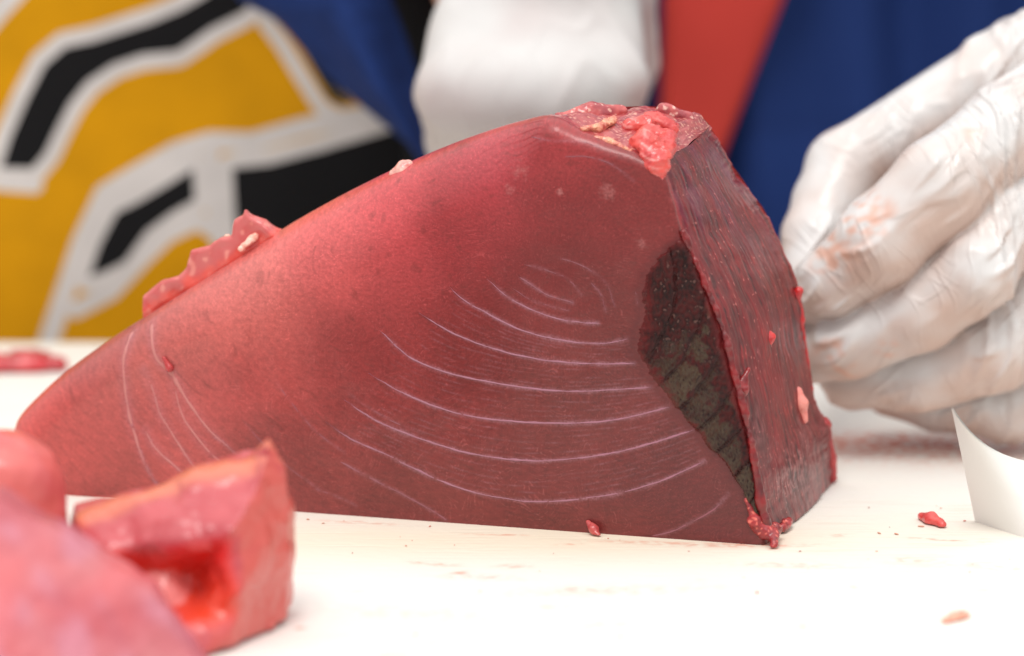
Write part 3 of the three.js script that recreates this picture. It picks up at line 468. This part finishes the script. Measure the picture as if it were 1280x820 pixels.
// ---------------------------------------------------------------- pieces of flesh lying around
const fleshMat = new THREE.MeshPhysicalMaterial({ vertexColors: true, roughness: 0.36, clearcoat: 0.35, clearcoatRoughness: 0.25 });
function chunk(name, label, sdf, lo, hi, h, col) { const c = [(lo[0] + hi[0]) / 2, 0, (lo[2] + hi[2]) / 2]; const g = nets(sdf, lo, hi, h, col); g.translate(-c[0], 0, -c[2]); const m = part(name, g, fleshMat, scene); m.position.set(...c); return tag(m, label, 'tuna piece'); }
{ // folded wedge: a thick slice bent over a hollow
  const z0 = 0.095, z1 = 0.148;
  const O = [[-0.1315, 0.0344, 0.13], [-0.1074, 0.0421, 0.13], [-0.091, 0.0476, 0.13], [-0.0779, 0.0517, 0.13], [-0.0722, 0.0563, 0.13], [-0.0681, 0.0484, 0.13], [-0.0664, 0.0373, 0.13], [-0.0654, 0.0222, 0.13], [-0.0673, 0.0008, 0.13], [-0.0726, -0.0387, 0.13], [-0.078, -0.0487, 0.13], [-0.1283, -0.0487, 0.13], [-0.1324, 0.0154, 0.13]];
  const Hh = [[-0.1382, 0.0323, 0.147], [-0.1198, 0.0337, 0.147], [-0.1014, 0.0318, 0.147], [-0.0871, 0.0347, 0.147], [-0.0792, 0.0356, 0.147], [-0.0803, 0.0251, 0.147], [-0.079, 0.0175, 0.147], [-0.0736, 0.0069, 0.147], [-0.0743, -0.0428, 0.147], [-0.1403, -0.0428, 0.147]];
  const o2 = O.map((p) => [p[0], p[1]]), h2 = Hh.map((p) => [p[0], p[1]]);
  const shape = (x, y, z) => smax(smax(poly2(x, y, o2) + 0.55 * Math.max(0, z - 0.112), Math.max(z0 - z, z - z1), 0.009), 0.0006 - y, 0.002);
  const hollow = (x, y, z) => smax(smax(poly2(x, y, h2) - 0.55 * (z - 0.143), 0.116 - z + 0.35 * (y - 0.022), 0.014), 0.008 + 0.25 * (0.148 - z) - y, 0.012);
  const lump = [[...[-0.1092, 0.0119, 0.128], 0.005], [...[-0.1025, 0.0125, 0.124], 0.006], [...[-0.0977, 0.0127, 0.119], 0.004]];
  const sdf = (x, y, z) => smin(smax(shape(x, y, z), -hollow(x, y, z), 0.009), chain(x, y, z, lump, 0.003), 0.006) - 0.005 * fbm(x * 55 + 3, y * 55, z * 55, 4);
  chunk('flesh_slice', 'bright salmon-red folded slice with a pointed top corner and deep red hollow', sdf, [-0.155, -0.002, 0.085], [-0.055, 0.065, 0.165], 0.0014, (x, y, z, a, b, c) => {
    const n = fbm(x * 55, y * 55, z * 55, 3); let k = mixc(S8(196, 84, 90), S8(172, 54, 64), clamp(0.5 + 1.5 * n));
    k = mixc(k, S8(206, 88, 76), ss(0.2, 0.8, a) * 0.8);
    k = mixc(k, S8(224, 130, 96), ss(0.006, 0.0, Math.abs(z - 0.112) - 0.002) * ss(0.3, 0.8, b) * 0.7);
    if (chain(x, y, z, lump, 0.003) < 0.0015) return S8(226, 120, 116);
    const inside = ss(0.003, -0.001, hollow(x, y, z + 0.003)) * ss(0.147, 0.138, z); return mixc(k, mixc(S8(206, 26, 24), S8(226, 70, 42), ss(0.03, 0.008, y)), inside * 0.95);  // hollow painted deeper red, standing in for light passing through the flesh
  });
}
{ // purple-pink slab nearest the camera
  const poly = [[-0.1797, 0.0711, 0.166], [-0.1531, 0.0595, 0.166], [-0.1442, 0.0544, 0.166], [-0.1354, 0.0497, 0.166], [-0.1251, 0.045, 0.166], [-0.1082, 0.0324, 0.166], [-0.0958, 0.0202, 0.166], [-0.086, 0.0045, 0.166], [-0.0822, -0.0121, 0.166], [-0.1832, -0.0265, 0.166]].map((p) => [p[0], p[1]]);
  const sdf = (x, y, z) => smax(smax(poly2(x, y, poly) + 0.9 * Math.max(0, z - 0.172), Math.max(0.155 - z, z - 0.235), 0.008), 0.0006 - y, 0.002) - 0.004 * fbm(x * 45, y * 45, z * 30, 4);
  chunk('flesh_slab', 'pale pink and purplish slab of flesh filling the lower left corner', sdf, [-0.205, -0.002, 0.145], [-0.075, 0.075, 0.245], 0.0016, (x, y, z) => {
    const n = fbm(x * 40 + y * 30, y * 60, z * 40, 4); let k = mixc(S8(204, 118, 124), S8(182, 84, 96), clamp(0.5 + 1.8 * n)); k = mixc(k, S8(198, 128, 148), ss(0.0, 0.35, noise(x * 90 + y * 65, y * 50 - x * 40, z * 50)) * 0.55); return mixc(k, S8(204, 90, 94), ss(-0.1, 0.4, fbm(x * 50 + y * 20, y * 36, z * 30, 3)) * 0.8);
  });
}
{ // rounded lump behind it
  const c0 = [[...[-0.1498, 0.0427, 0.11, 0.0147]], [...[-0.1619, 0.0344, 0.11, 0.0166]], [...[-0.1513, 0.0245, 0.11, 0.0147]], [...[-0.1533, 0.0047, 0.11, 0.0166]]];
  const sdf = (x, y, z) => smax(smin(chain(x, y, z, c0, 0.012), capsule(x, y, z, c0[0], c0[2]), 0.008), 0.0006 - y, 0.002) - 0.0026 * fbm(x * 50, y * 50, z * 50, 3);
  const [lo, hi] = box3([c0], 0.005); lo[1] = -0.002;
  chunk('flesh_lump', 'rounded glossy pink lump of flesh at the left behind the slab', sdf, lo, hi, 0.0015, (x, y, z) => mixc(S8(216, 104, 100), S8(190, 68, 78), clamp(0.45 + 1.8 * fbm(x * 50, y * 50, z * 50, 3))));
}
{ // scrap lying at the back of the board
  const ch = [[[...[-0.2159, -0.0009, -0.235], 0.006], [...[-0.2002, 0.0004, -0.235], 0.006], [...[-0.1877, 0.0011, -0.235], 0.0055], [...[-0.177, 0.0023, -0.235], 0.0035]], [[...[-0.1945, 0.0038, -0.24], 0.004], [...[-0.1835, 0.0032, -0.24], 0.0035]]];
  const sdf = (x, y, z) => smax(Math.min(chain(x, y, z, ch[0], 0.004), chain(x, y, z, ch[1], 0.004)) - 0.002 * fbm(x * 150, y * 150, z * 150, 3), 0.0005 - y, 0.001);
  const [lo, hi] = box3(ch, 0.006); lo[1] = -0.002;
  chunk('flesh_scrap', 'dark red scrap lying near the back edge at the left', sdf, lo, hi, 0.0012, two(S8(204, 60, 66), S8(158, 38, 46), 120));
}
function flake(label, pts, r, col) { const sdf = (x, y, z) => smax(chain(x, y, z, pts, 0.001) - 0.0008 * fbm(x * 300, y * 300, z * 300, 2), 0.0004 - y, 0.0004); const [lo, hi] = box3([pts], 0.002); lo[1] = -0.001; chunk('flesh_flake', label, sdf, lo, hi, 0.0004, col); }
flake('small red flake of flesh lying alone right of the tuna block', [[...[0.1357, 0.001, -0.0097], 0.0016], [...[0.1383, 0.0012, -0.0048], 0.0026], [...[0.1414, 0.001, 0.0005], 0.0014]], 1, two(S8(222, 88, 84), S8(196, 56, 58), 200));
flake('pale orange flake of flesh near the lower right corner', [[...[0.1299, 0.0004, 0.1098], 0.0014], [...[0.1334, 0.0004, 0.1065], 0.0021], [...[0.1369, 0.0004, 0.1039], 0.0014]], 1, two(S8(236, 176, 150), S8(228, 150, 128), 200));
{
  const parts = [], cols = [[0.6, 0.16, 0.11], [0.66, 0.32, 0.22], [0.4, 0.12, 0.09], [0.12, 0.09, 0.09]];
  const spots = [[0.1464, 0, -0.0877], [0.1241, 0, 0.0008], [0.1459, 0, 0.0455], [0.1438, 0, 0.0548], [0.1583, 0, 0.0399], [0.1437, 0, -0.0238], [0.1497, 0, -0.0073], [-0.0623, 0, -0.0042], [-0.0676, 0, -0.0093], [-0.0364, 0, 0.0128], [0.0312, 0, 0.0148], [-0.0099, 0, 0.0765], [0.035, 0, 0.0168], [-0.0556, 0, -0.0073], [0.0924, 0, 0.0303], [0.0933, 0, 0.0511], [-0.1446, 0, -0.0228], [0.1616, 0, -0.0196], [0.1133, 0, 0.0399]];
  for (let i = 0; i < 46; i++) spots.push([lerp(-0.1, 0.18, rnd()), 0, lerp(-0.06, 0.13, rnd())]);
  spots.forEach((s, i) => {
    const g = new THREE.IcosahedronGeometry(1, 1), r = 0.00016 + 0.00036 * rnd() ** 3; g.scale(r * (1 + 1.6 * rnd()), r * 0.5, r); g.rotateY(rnd() * 3); g.translate(s[0], 0.0003, s[2]);
    const c = cols[i < 4 ? 3 : Math.floor(rnd() * 2.6)], n = g.attributes.position.count, a = new Float32Array(n * 3); for (let k = 0; k < n; k++) a.set(c, k * 3); g.setAttribute('color', new THREE.BufferAttribute(a, 3)); parts.push(g);
  });
  const m = part('flesh_crumbs', mergeGeometries(parts), fleshMat, scene); m.userData.kind = 'stuff'; m.userData.label = 'tiny red and dark specks of flesh scattered over the white board'; m.userData.category = 'crumbs';
}
{ // curled corner of white paper standing up at the right
  const A = V3([0.1422, 0.0429, 0.01]), B = V3([0.1532, 0, -0.0073]), C = V3([0.185, 0.0128, 0]), D = V3([0.1796, 0, 0.0303]);
  const pt = (r, c) => { // r from tip to base, c from left edge to right edge
    const l = A.clone().lerp(B, r), q = A.clone().lerp(C, Math.max(0.02, 1)).lerp(D, r); const p = l.lerp(q, c * (0.04 + 0.96 * Math.min(1, r * 1.0 + c * 0.6 + 0.3)));
    p.y -= 0.004 * Math.sin(Math.PI * c) * (1 - r); p.z += 0.012 * Math.sin(Math.PI * c) * (1 - 0.9 * r) - 0.02 * c * c * (1 - r); return p; };
  const th = 0.0005, f = gridGeo(30, 30, (r, c) => { const p = pt(r, c); return [p.x, Math.max(-0.0005, p.y), p.z]; }, null, true), b = gridGeo(30, 30, (r, c) => { const p = pt(r, c); return [p.x + th, Math.max(-0.0005, p.y), p.z - th * 2]; }, null, false);
  const g = mergeGeometries([f, b]);
  tag(part('paper_sheet', g, new THREE.MeshPhysicalMaterial({ color: new THREE.Color().setRGB(0.8, 0.79, 0.765), roughness: 0.6, side: THREE.DoubleSide }), scene), 'curled corner of a white sheet standing up at the right edge', 'paper');
}

// ---------------------------------------------------------------- printed cloth behind the board
{
  const Z = -0.35, X0 = -0.42, X1 = 0.02, Y0 = -0.14, Y1 = 0.3, W = 1536, H = 1536;
  const cv = document.createElement('canvas'); cv.width = W; cv.height = H; const g = cv.getContext('2d');
  const M = (p) => [(p[0] - X0) / (X1 - X0) * W, (1 - (p[1] - Y0) / (Y1 - Y0)) * H];
  const path = (a, close) => { g.beginPath(); a.map(M).forEach(([x, y], i) => (i ? g.lineTo(x, y) : g.moveTo(x, y))); if (close) g.closePath(); };
  const u = W / (X1 - X0) * 0.00031; // one unit of the design
  const WHITE = '#cbc7c5', BLACK = '#161618'; g.lineJoin = g.lineCap = 'round';
  g.fillStyle = '#c98e08'; g.fillRect(0, 0, W, H);
  const black = (a, w = 42) => { path(a, true); g.strokeStyle = WHITE; g.lineWidth = w * u; g.stroke(); g.fillStyle = BLACK; g.fill(); };
  const white = (a, w) => { path(a, false); g.strokeStyle = WHITE; g.lineWidth = w * u; g.stroke(); };
  black([[-0.2568, 0.0813, -0.35], [-0.2325, 0.1115, -0.35], [-0.2182, 0.1447, -0.35], [-0.1914, 0.158, -0.35], [-0.2236, 0.1843, -0.35], [-0.2643, 0.1514, -0.35]]);
  black([[-0.2634, -0.0108, -0.35], [-0.2552, 0.0304, -0.35], [-0.2354, 0.0201, -0.35], [-0.2399, -0.0143, -0.35]]);
  white([[-0.2259, 0.1115, -0.35], [-0.2121, 0.1275, -0.35], [-0.2019, 0.1381, -0.35]], 27);
  black([[-0.213, 0.062, -0.35], [-0.2083, 0.0752, -0.35], [-0.2008, 0.0914, -0.35], [-0.1935, 0.1051, -0.35], [-0.1847, 0.1125, -0.35], [-0.1727, 0.1148, -0.35], [-0.162, 0.1181, -0.35], [-0.1496, 0.1218, -0.35], [-0.1376, 0.1265, -0.35], [-0.1269, 0.1325, -0.35], [-0.1124, 0.1447, -0.35], [-0.0993, 0.1381, -0.35], [-0.1121, 0.1255, -0.35], [-0.1254, 0.1191, -0.35], [-0.1342, 0.1131, -0.35], [-0.1395, 0.1098, -0.35], [-0.1535, 0.1088, -0.35], [-0.1656, 0.1051, -0.35], [-0.1764, 0.0981, -0.35], [-0.1836, 0.0893, -0.35], [-0.1892, 0.0789, -0.35], [-0.1945, 0.0681, -0.35], [-0.2, 0.0617, -0.35]]);
  white([[-0.2242, 0.0569, -0.35], [-0.1992, 0.0549, -0.35]], 24);
  white([[-0.1028, 0.1215, -0.35], [-0.0957, 0.1121, -0.35], [-0.0882, 0.0994, -0.35], [-0.08, 0.086, -0.35], [-0.0717, 0.0813, -0.35]], 21);
  black([[-0.0877, 0.1101, -0.35], [-0.0811, 0.1028, -0.35], [-0.0666, 0.088, -0.35], [-0.07, 0.0866, -0.35], [-0.076, 0.0893, -0.35]], 2);
  black([[-0.1171, 0.0603, -0.35], [-0.1017, 0.0617, -0.35], [-0.0802, 0.0671, -0.35], [-0.0534, 0.0752, -0.35], [-0.0067, 0.0914, -0.35], [0.0067, 0.0098, -0.35], [-0.1079, 0.0029, -0.35], [-0.1159, 0.0304, -0.35]], 42);
  black([[-0.1773, 0.0157, -0.35], [-0.1726, 0.029, -0.35], [-0.1653, 0.0426, -0.35], [-0.1565, 0.0467, -0.35], [-0.144, 0.0539, -0.35], [-0.1335, 0.0603, -0.35], [-0.133, 0.0474, -0.35], [-0.1428, 0.042, -0.35], [-0.1531, 0.0345, -0.35], [-0.1624, 0.0218, -0.35], [-0.1712, 0.0174, -0.35]]);
  white([[-0.1959, -0.0143, -0.35], [-0.1887, 0.0057, -0.35], [-0.18, 0.0304, -0.35], [-0.1701, 0.0508, -0.35], [-0.1562, 0.059, -0.35], [-0.1403, 0.0678, -0.35], [-0.1262, 0.0718, -0.35], [-0.1089, 0.0711, -0.35], [-0.0874, 0.0772, -0.35], [-0.065, 0.0819, -0.35], [-0.0547, 0.0819, -0.35]], 27);
  white([[-0.1262, 0.0711, -0.35], [-0.1259, 0.0542, -0.35], [-0.1235, 0.0338, -0.35], [-0.1204, 0.0201, -0.35]], 24);
  white([[-0.1834, 0.0016, -0.35], [-0.1684, 0.0091, -0.35], [-0.1553, 0.0228, -0.35], [-0.1444, 0.0331, -0.35], [-0.1315, 0.0386, -0.35], [-0.1222, 0.0317, -0.35]], 24);
  // weave
  const id = g.getImageData(0, 0, W, H), q = id.data; for (let j = 0; j < H; j++) for (let i = 0; i < W; i++) { const k = (j * W + i) * 4, n = 1 + 0.05 * Math.sin(i * 1.3) * Math.sin(j * 1.3) + 0.1 * fbm(i * 0.012, j * 0.012, 2, 2); q[k] *= n; q[k + 1] *= n; q[k + 2] *= n; } g.putImageData(id, 0, 0);
  const t = new THREE.CanvasTexture(cv); t.colorSpace = THREE.SRGBColorSpace; t.wrapS = t.wrapT = THREE.ClampToEdgeWrapping;
  const fold = (x, y) => 0.006 * Math.sin(x * 24 + y * 5) + 0.004 * noise(x * 14, y * 8);
  const geo = [0, 1].map((b) => gridGeo(60, 60, (r, c) => { const x = lerp(X0, X1, c), y = lerp(Y0, Y1, r); return [x, y, Z + fold(x, y) - b * 0.0008]; }, (r, c) => [c, r], b === 1));
  tag(part('printed_cloth', mergeGeometries(geo), new THREE.MeshPhysicalMaterial({ map: t, roughness: 0.85, specularIntensity: 0.3 }), scene), 'yellow cloth printed with white-edged black waves hanging behind the board', 'cloth');
}

// ---------------------------------------------------------------- the person cutting the fish
const person = thing('person', 'person in blue coat with red collar wearing clear plastic gloves', 'person', [0.1, 0, -0.5]);
const at0 = (g) => { g.translate(-0.1, 0, 0.5); return g; };
{
  // continuous body under the clothes: torso and both arms down to the wrists
  const T = [[[0.1, -0.05, -0.56, 0.12], [0.1, 0.42, -0.58, 0.13]]];
  const RA = [[-0.07, 0.42, -0.56, 0.05], [-0.13, 0.24, -0.42, 0.042], [...[-0.0062, 0.1756, -0.27], 0.032], [...[0.0006, 0.1473, -0.24], 0.0305]];
  const LA = [[0.28, 0.42, -0.56, 0.05], [0.38, 0.3, -0.38, 0.042], [...[0.2529, 0.158, -0.18], 0.032], [...[0.2153, 0.1253, -0.14], 0.027]];
  const chs = [T[0], RA, LA], [lo, hi] = box3(chs, 0.02);
  const sdf = (x, y, z) => smin(smin(capsule(x, y, z, T[0][0], T[0][1]), chain(x, y, z, RA, 0.02), 0.05), chain(x, y, z, LA, 0.02), 0.05);
  part('body', at0(nets(sdf, lo, hi, 0.01)), new THREE.MeshPhysicalMaterial({ color: new THREE.Color().setRGB(0.52, 0.29, 0.2), roughness: 0.5 }), person);
  // coat
  const clothTex = dataTex(512, 512, (s, t) => { const n = fbm(s * 8, t * 8, 3, 3), w = 0.5 + 0.5 * Math.sin(s * 900) * Math.sin(t * 900); return S8(29, 52, 108).map((x) => x * (0.95 + 0.5 * n + 0.08 * w)); });
  const blue = new THREE.MeshPhysicalMaterial({ map: clothTex, roughness: 0.8, specularIntensity: 0.35, side: THREE.DoubleSide });
  const coat = (a, y) => { const f = 0.012 * Math.sin(a * 13 + y * 3) + 0.008 * Math.sin(a * 31 + 1 + y * 8) + 0.01 * noise(a * 5, y * 8); return [0.1 + (0.27 + f) * Math.sin(a), y, -0.57 + (0.15 + f) * Math.cos(a)]; };
  part('coat', at0(gridGeo(70, 160, (r, c) => coat(lerp(-2.6, 2.6, c), lerp(-0.25, 0.4, r)), (r, c) => [c * 3, r * 2])), blue, person);
  // red collar: a thick band along the coat's front opening
  const L = [[0.0556, 0.0104, -0.4], [0.0615, 0.0491, -0.4], [0.0643, 0.0909, -0.4], [0.0647, 0.1254, -0.4], [0.065, 0.1664, -0.4]], R = [[0.0712, 0.0104, -0.4], [0.0874, 0.0491, -0.4], [0.1031, 0.0909, -0.4], [0.116, 0.1254, -0.4], [0.131, 0.1664, -0.4]];
  const cl = new THREE.CatmullRomCurve3(L.map(V3)), cr = new THREE.CatmullRomCurve3(R.map(V3));
  const band = (b) => gridGeo(40, 16, (r, c) => { const p = cl.getPoint(r).lerp(cr.getPoint(r), c); const e = Math.sqrt(Math.max(0, 1 - (2 * c - 1) ** 6)); return [p.x, p.y, p.z + (b ? -0.004 : 0.005 * e + 0.002 * noise(p.x * 40, p.y * 20))]; }, null, b === 1);
  part('collar', at0(mergeGeometries([band(0), band(1)])), new THREE.MeshPhysicalMaterial({ color: new THREE.Color().setRGB(...S8(198, 66, 58)), roughness: 0.75, specularIntensity: 0.35, side: THREE.DoubleSide }), person);
  // hanging sleeve of the arm in the middle, its dark lining showing at the opening
  const sleeve = (pts, push, z) => { const A = new THREE.CatmullRomCurve3(pts[0].map(V3)), B = new THREE.CatmullRomCurve3(pts[1].map(V3)); return gridGeo(40, 40, (r, c) => { const p = A.getPoint(r).lerp(B.getPoint(r), c); return [p.x, p.y, p.z + push * Math.sin(Math.PI * c) + 0.004 * Math.sin(c * 9 + r * 4)]; }); };
  part('sleeve', at0(sleeve([[[-0.1442, 0.1845, -0.31], [-0.1106, 0.1376, -0.31], [-0.0953, 0.1285, -0.31], [-0.0777, 0.1084, -0.31], [-0.0552, 0.0881, -0.31], [-0.0365, 0.0723, -0.31]], [[-0.0694, 0.1958, -0.29], [-0.049, 0.1419, -0.29], [-0.0446, 0.1292, -0.29], [-0.0393, 0.1131, -0.29], [-0.0352, 0.097, -0.29], [-0.0334, 0.0743, -0.29]]], 0.02)), blue, person);
  part('sleeve_lining', at0(sleeve([[[-0.0777, 0.1832, -0.325], [-0.0554, 0.1345, -0.325], [-0.049, 0.1148, -0.325], [-0.0459, 0.0884, -0.325], [-0.0429, 0.0485, -0.325]], [[-0.0129, 0.1832, -0.325], [-0.0065, 0.1345, -0.325], [-0.0065, 0.1148, -0.325], [-0.0098, 0.0884, -0.325], [-0.0132, 0.0485, -0.325]]], -0.01)), new THREE.MeshPhysicalMaterial({ color: new THREE.Color().setRGB(0.012, 0.012, 0.014), roughness: 0.85, side: THREE.DoubleSide }), person);
}
const film = dataTex(1024, 1024, (s, t) => { // creased plastic film
  const x = s * 0.2, y = t * 0.2, w = 0.9 * fbm(x * 45, y * 45, 3, 3), q = 0.66 * x - 0.75 * y, l = 0.75 * x + 0.66 * y;
  const a = 1 - 2 * Math.abs(noise(q * 210 + w, l * 50, 5)), b = 1 - 2 * Math.abs(noise(x * 190 + y * 60 + w, y * 60, 9)), c = 1 - 2 * Math.abs(noise(q * 60 + 3, l * 230 + w, 2));
  const h = 0.3 + 0.4 * ss(0.35, 1, a) * ss(0, 0.35, noise(x * 40, y * 40, 7)) + 0.3 * ss(0.6, 1, b) * ss(0, 0.3, noise(x * 30, y * 30, 17)) + 0.22 * ss(0.6, 1, c) * ss(0.05, 0.35, noise(x * 36, y * 36, 12)); return [h, h, h]; }, false);
film.wrapS = film.wrapT = THREE.RepeatWrapping;
const gloveMat = new THREE.MeshPhysicalMaterial({ vertexColors: true, roughness: 0.3, bumpMap: film, bumpScale: 0.0009, specularIntensity: 1 });
const softGlove = new THREE.MeshPhysicalMaterial({ vertexColors: true, roughness: 0.55, specularIntensity: 0.6 });
{ // hand at the right, fingers stacked and bent against the back of the block, thumb over them
  const thumb = [[0.23, 0.1609, -0.15, 0.0169], [0.1205, 0.0956, -0.14, 0.0151], [0.1085, 0.0743, -0.122, 0.0126], [0.1056, 0.0612, -0.112, 0.0108]];
  const index = [[0.1936, 0.1268, -0.11, 0.017], [0.1708, 0.116, -0.092, 0.0168], [0.1476, 0.1007, -0.08, 0.0166], [0.1269, 0.0803, -0.078, 0.0155], [0.1111, 0.0656, -0.084, 0.0122], [0.1008, 0.0583, -0.092, 0.0095]];
  const middle = [[0.2013, 0.1029, -0.1, 0.0157], [0.1725, 0.0884, -0.086, 0.0139], [0.1603, 0.071, -0.074, 0.0138], [0.1415, 0.0557, -0.08, 0.0138], [0.1175, 0.0426, -0.088, 0.0128], [0.1016, 0.0358, -0.098, 0.0107]];
  const ring = [[0.2049, 0.0773, -0.1, 0.0152], [0.1853, 0.0591, -0.088, 0.0139], [0.1692, 0.0404, -0.085, 0.0133], [0.1462, 0.0302, -0.092, 0.0117], [0.1192, 0.0252, -0.104, 0.0096]];
  const little = [[0.2132, 0.0465, -0.11, 0.017], [0.195, 0.0265, -0.098, 0.0129], [0.176, 0.0157, -0.102, 0.0113], [0.152, 0.0138, -0.115, 0.0091], [0.1352, 0.0168, -0.12, 0.008]];
  const palm = [[0.2363, 0.1547, -0.135, 0.0317], [0.2277, 0.1074, -0.125, 0.0315], [0.2293, 0.0639, -0.125, 0.0286]], wrist = [[0.2654, 0.1864, -0.16, 0.0329], [0.2373, 0.1512, -0.14, 0.0319]];
  const chs = [thumb, index, middle, ring, little, palm, wrist], [lo, hi] = box3(chs, 0.004);
  const fold = (x, y, z) => { // loose film: soft swells, and fine pleats that run along the fingers in places
    const w = 0.6 * noise(x * 40, y * 40, z * 40), q = 0.66 * x - 0.75 * y, l = 0.75 * x + 0.66 * y, m = ss(-0.2, 0.25, noise(x * 34, y * 34, z * 34 + 4));
    const pl = 1 - 2 * Math.abs(noise(q * 120 + w, l * 26, z * 50)), p2 = 1 - 2 * Math.abs(noise(x * 120 + w, y * 22, z * 40 + 9));
    return 0.0008 * noise(q * 36, l * 22, z * 36) + m * 0.0013 * ss(0.35, 1, pl) + 0.0012 * ss(0.5, 1, p2) * ss(0.15, 0.17, x) - 0.0004; };
  const sdf = (x, y, z) => {
    const f = [thumb, index, middle, ring, little].map((c) => chain(x, y, z, c, 0.003));
    let d = f[0]; for (let i = 1; i < 5; i++) d = smin(d, f[i], 0.0016);
    d = smin(d, smin(chain(x, y, z, palm, 0.02), chain(x, y, z, wrist, 0.02), 0.02), 0.008);
    return d - fold(x, y, z);
  };
  const stains = [[[0.1223, 0.089, -0.075], 0.010], [[0.1102, 0.0764, -0.075], 0.010], [[0.1155, 0.0848, -0.075], 0.007], [[0.1297, 0.0442, -0.07], 0.005], [[0.1112, 0.042, -0.08], 0.007], [[0.1155, 0.0343, -0.08], 0.006], [[0.1531, 0.0437, -0.07], 0.004], [[0.1264, 0.0918, -0.075], 0.008], [[0.1579, 0.1188, -0.08], 0.005]];
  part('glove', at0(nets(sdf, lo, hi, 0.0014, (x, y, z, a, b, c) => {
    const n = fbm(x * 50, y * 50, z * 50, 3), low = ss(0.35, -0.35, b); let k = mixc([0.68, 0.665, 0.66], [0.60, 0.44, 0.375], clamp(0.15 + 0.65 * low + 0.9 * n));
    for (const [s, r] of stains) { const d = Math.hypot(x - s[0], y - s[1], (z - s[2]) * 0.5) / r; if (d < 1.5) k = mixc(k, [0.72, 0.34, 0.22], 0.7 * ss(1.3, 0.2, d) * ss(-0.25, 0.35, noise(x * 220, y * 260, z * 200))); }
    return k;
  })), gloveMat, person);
}
{ // far hand in the middle: a closed fist whose knuckles point down behind the block
  const wr = [[0.0153, 0.1964, -0.245, 0.0328], [0.0116, 0.1577, -0.235, 0.0347], [0.0098, 0.1313, -0.225, 0.0302]];
  const knu = [[600, 62, 46], [648, 84, 46], [704, 84, 46], [750, 66, 42]];
  const index = [[-0.0157, 0.1333, -0.21, 0.0158], [-0.0197, 0.1174, -0.19, 0.0156], [-0.019, 0.0933, -0.228, 0.0136], [-0.0125, 0.0762, -0.25, 0.0125]];
  const middle = [[0, 0.131, -0.205, 0.0164], [-0.0036, 0.1174, -0.182, 0.0161], [-0.0031, 0.0924, -0.222, 0.0141], [0.0031, 0.073, -0.25, 0.0125]];
  const ring = [[0.0195, 0.131, -0.205, 0.0164], [0.016, 0.1168, -0.182, 0.0155], [0.0153, 0.0917, -0.222, 0.0135], [0.0156, 0.073, -0.25, 0.0125]];
  const little = [[0.0348, 0.1327, -0.215, 0.0147], [0.0359, 0.1191, -0.195, 0.0145], [0.035, 0.0945, -0.228, 0.0123], [0.0312, 0.0778, -0.25, 0.0113]];
  const thumb = [[0.0402, 0.1436, -0.25, 0.0156], [0.0454, 0.1173, -0.26, 0.0113], [0.0394, 0.0944, -0.265, 0.0107], [0.0237, 0.0808, -0.27, 0.0102]];
  const chs = [wr, index, middle, ring, little, thumb], [lo, hi] = box3(chs, 0.004);
  const sdf = (x, y, z) => { let d = chain(x, y, z, wr, 0.02); for (const f of [index, middle, ring, little, thumb]) d = smin(d, chain(x, y, z, f, 0.004), 0.012); return d - 0.0014 * noise(x * 36 + y * 20, y * 30, z * 36) - 0.0006 * ss(0.4, 1, 1 - 2 * Math.abs(noise(x * 60, y * 30, z * 50))); };
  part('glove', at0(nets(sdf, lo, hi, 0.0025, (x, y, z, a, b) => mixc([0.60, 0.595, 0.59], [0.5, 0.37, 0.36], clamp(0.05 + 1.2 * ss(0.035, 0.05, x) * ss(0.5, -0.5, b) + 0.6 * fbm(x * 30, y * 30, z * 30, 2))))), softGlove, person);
}

renderer.render(scene, camera);
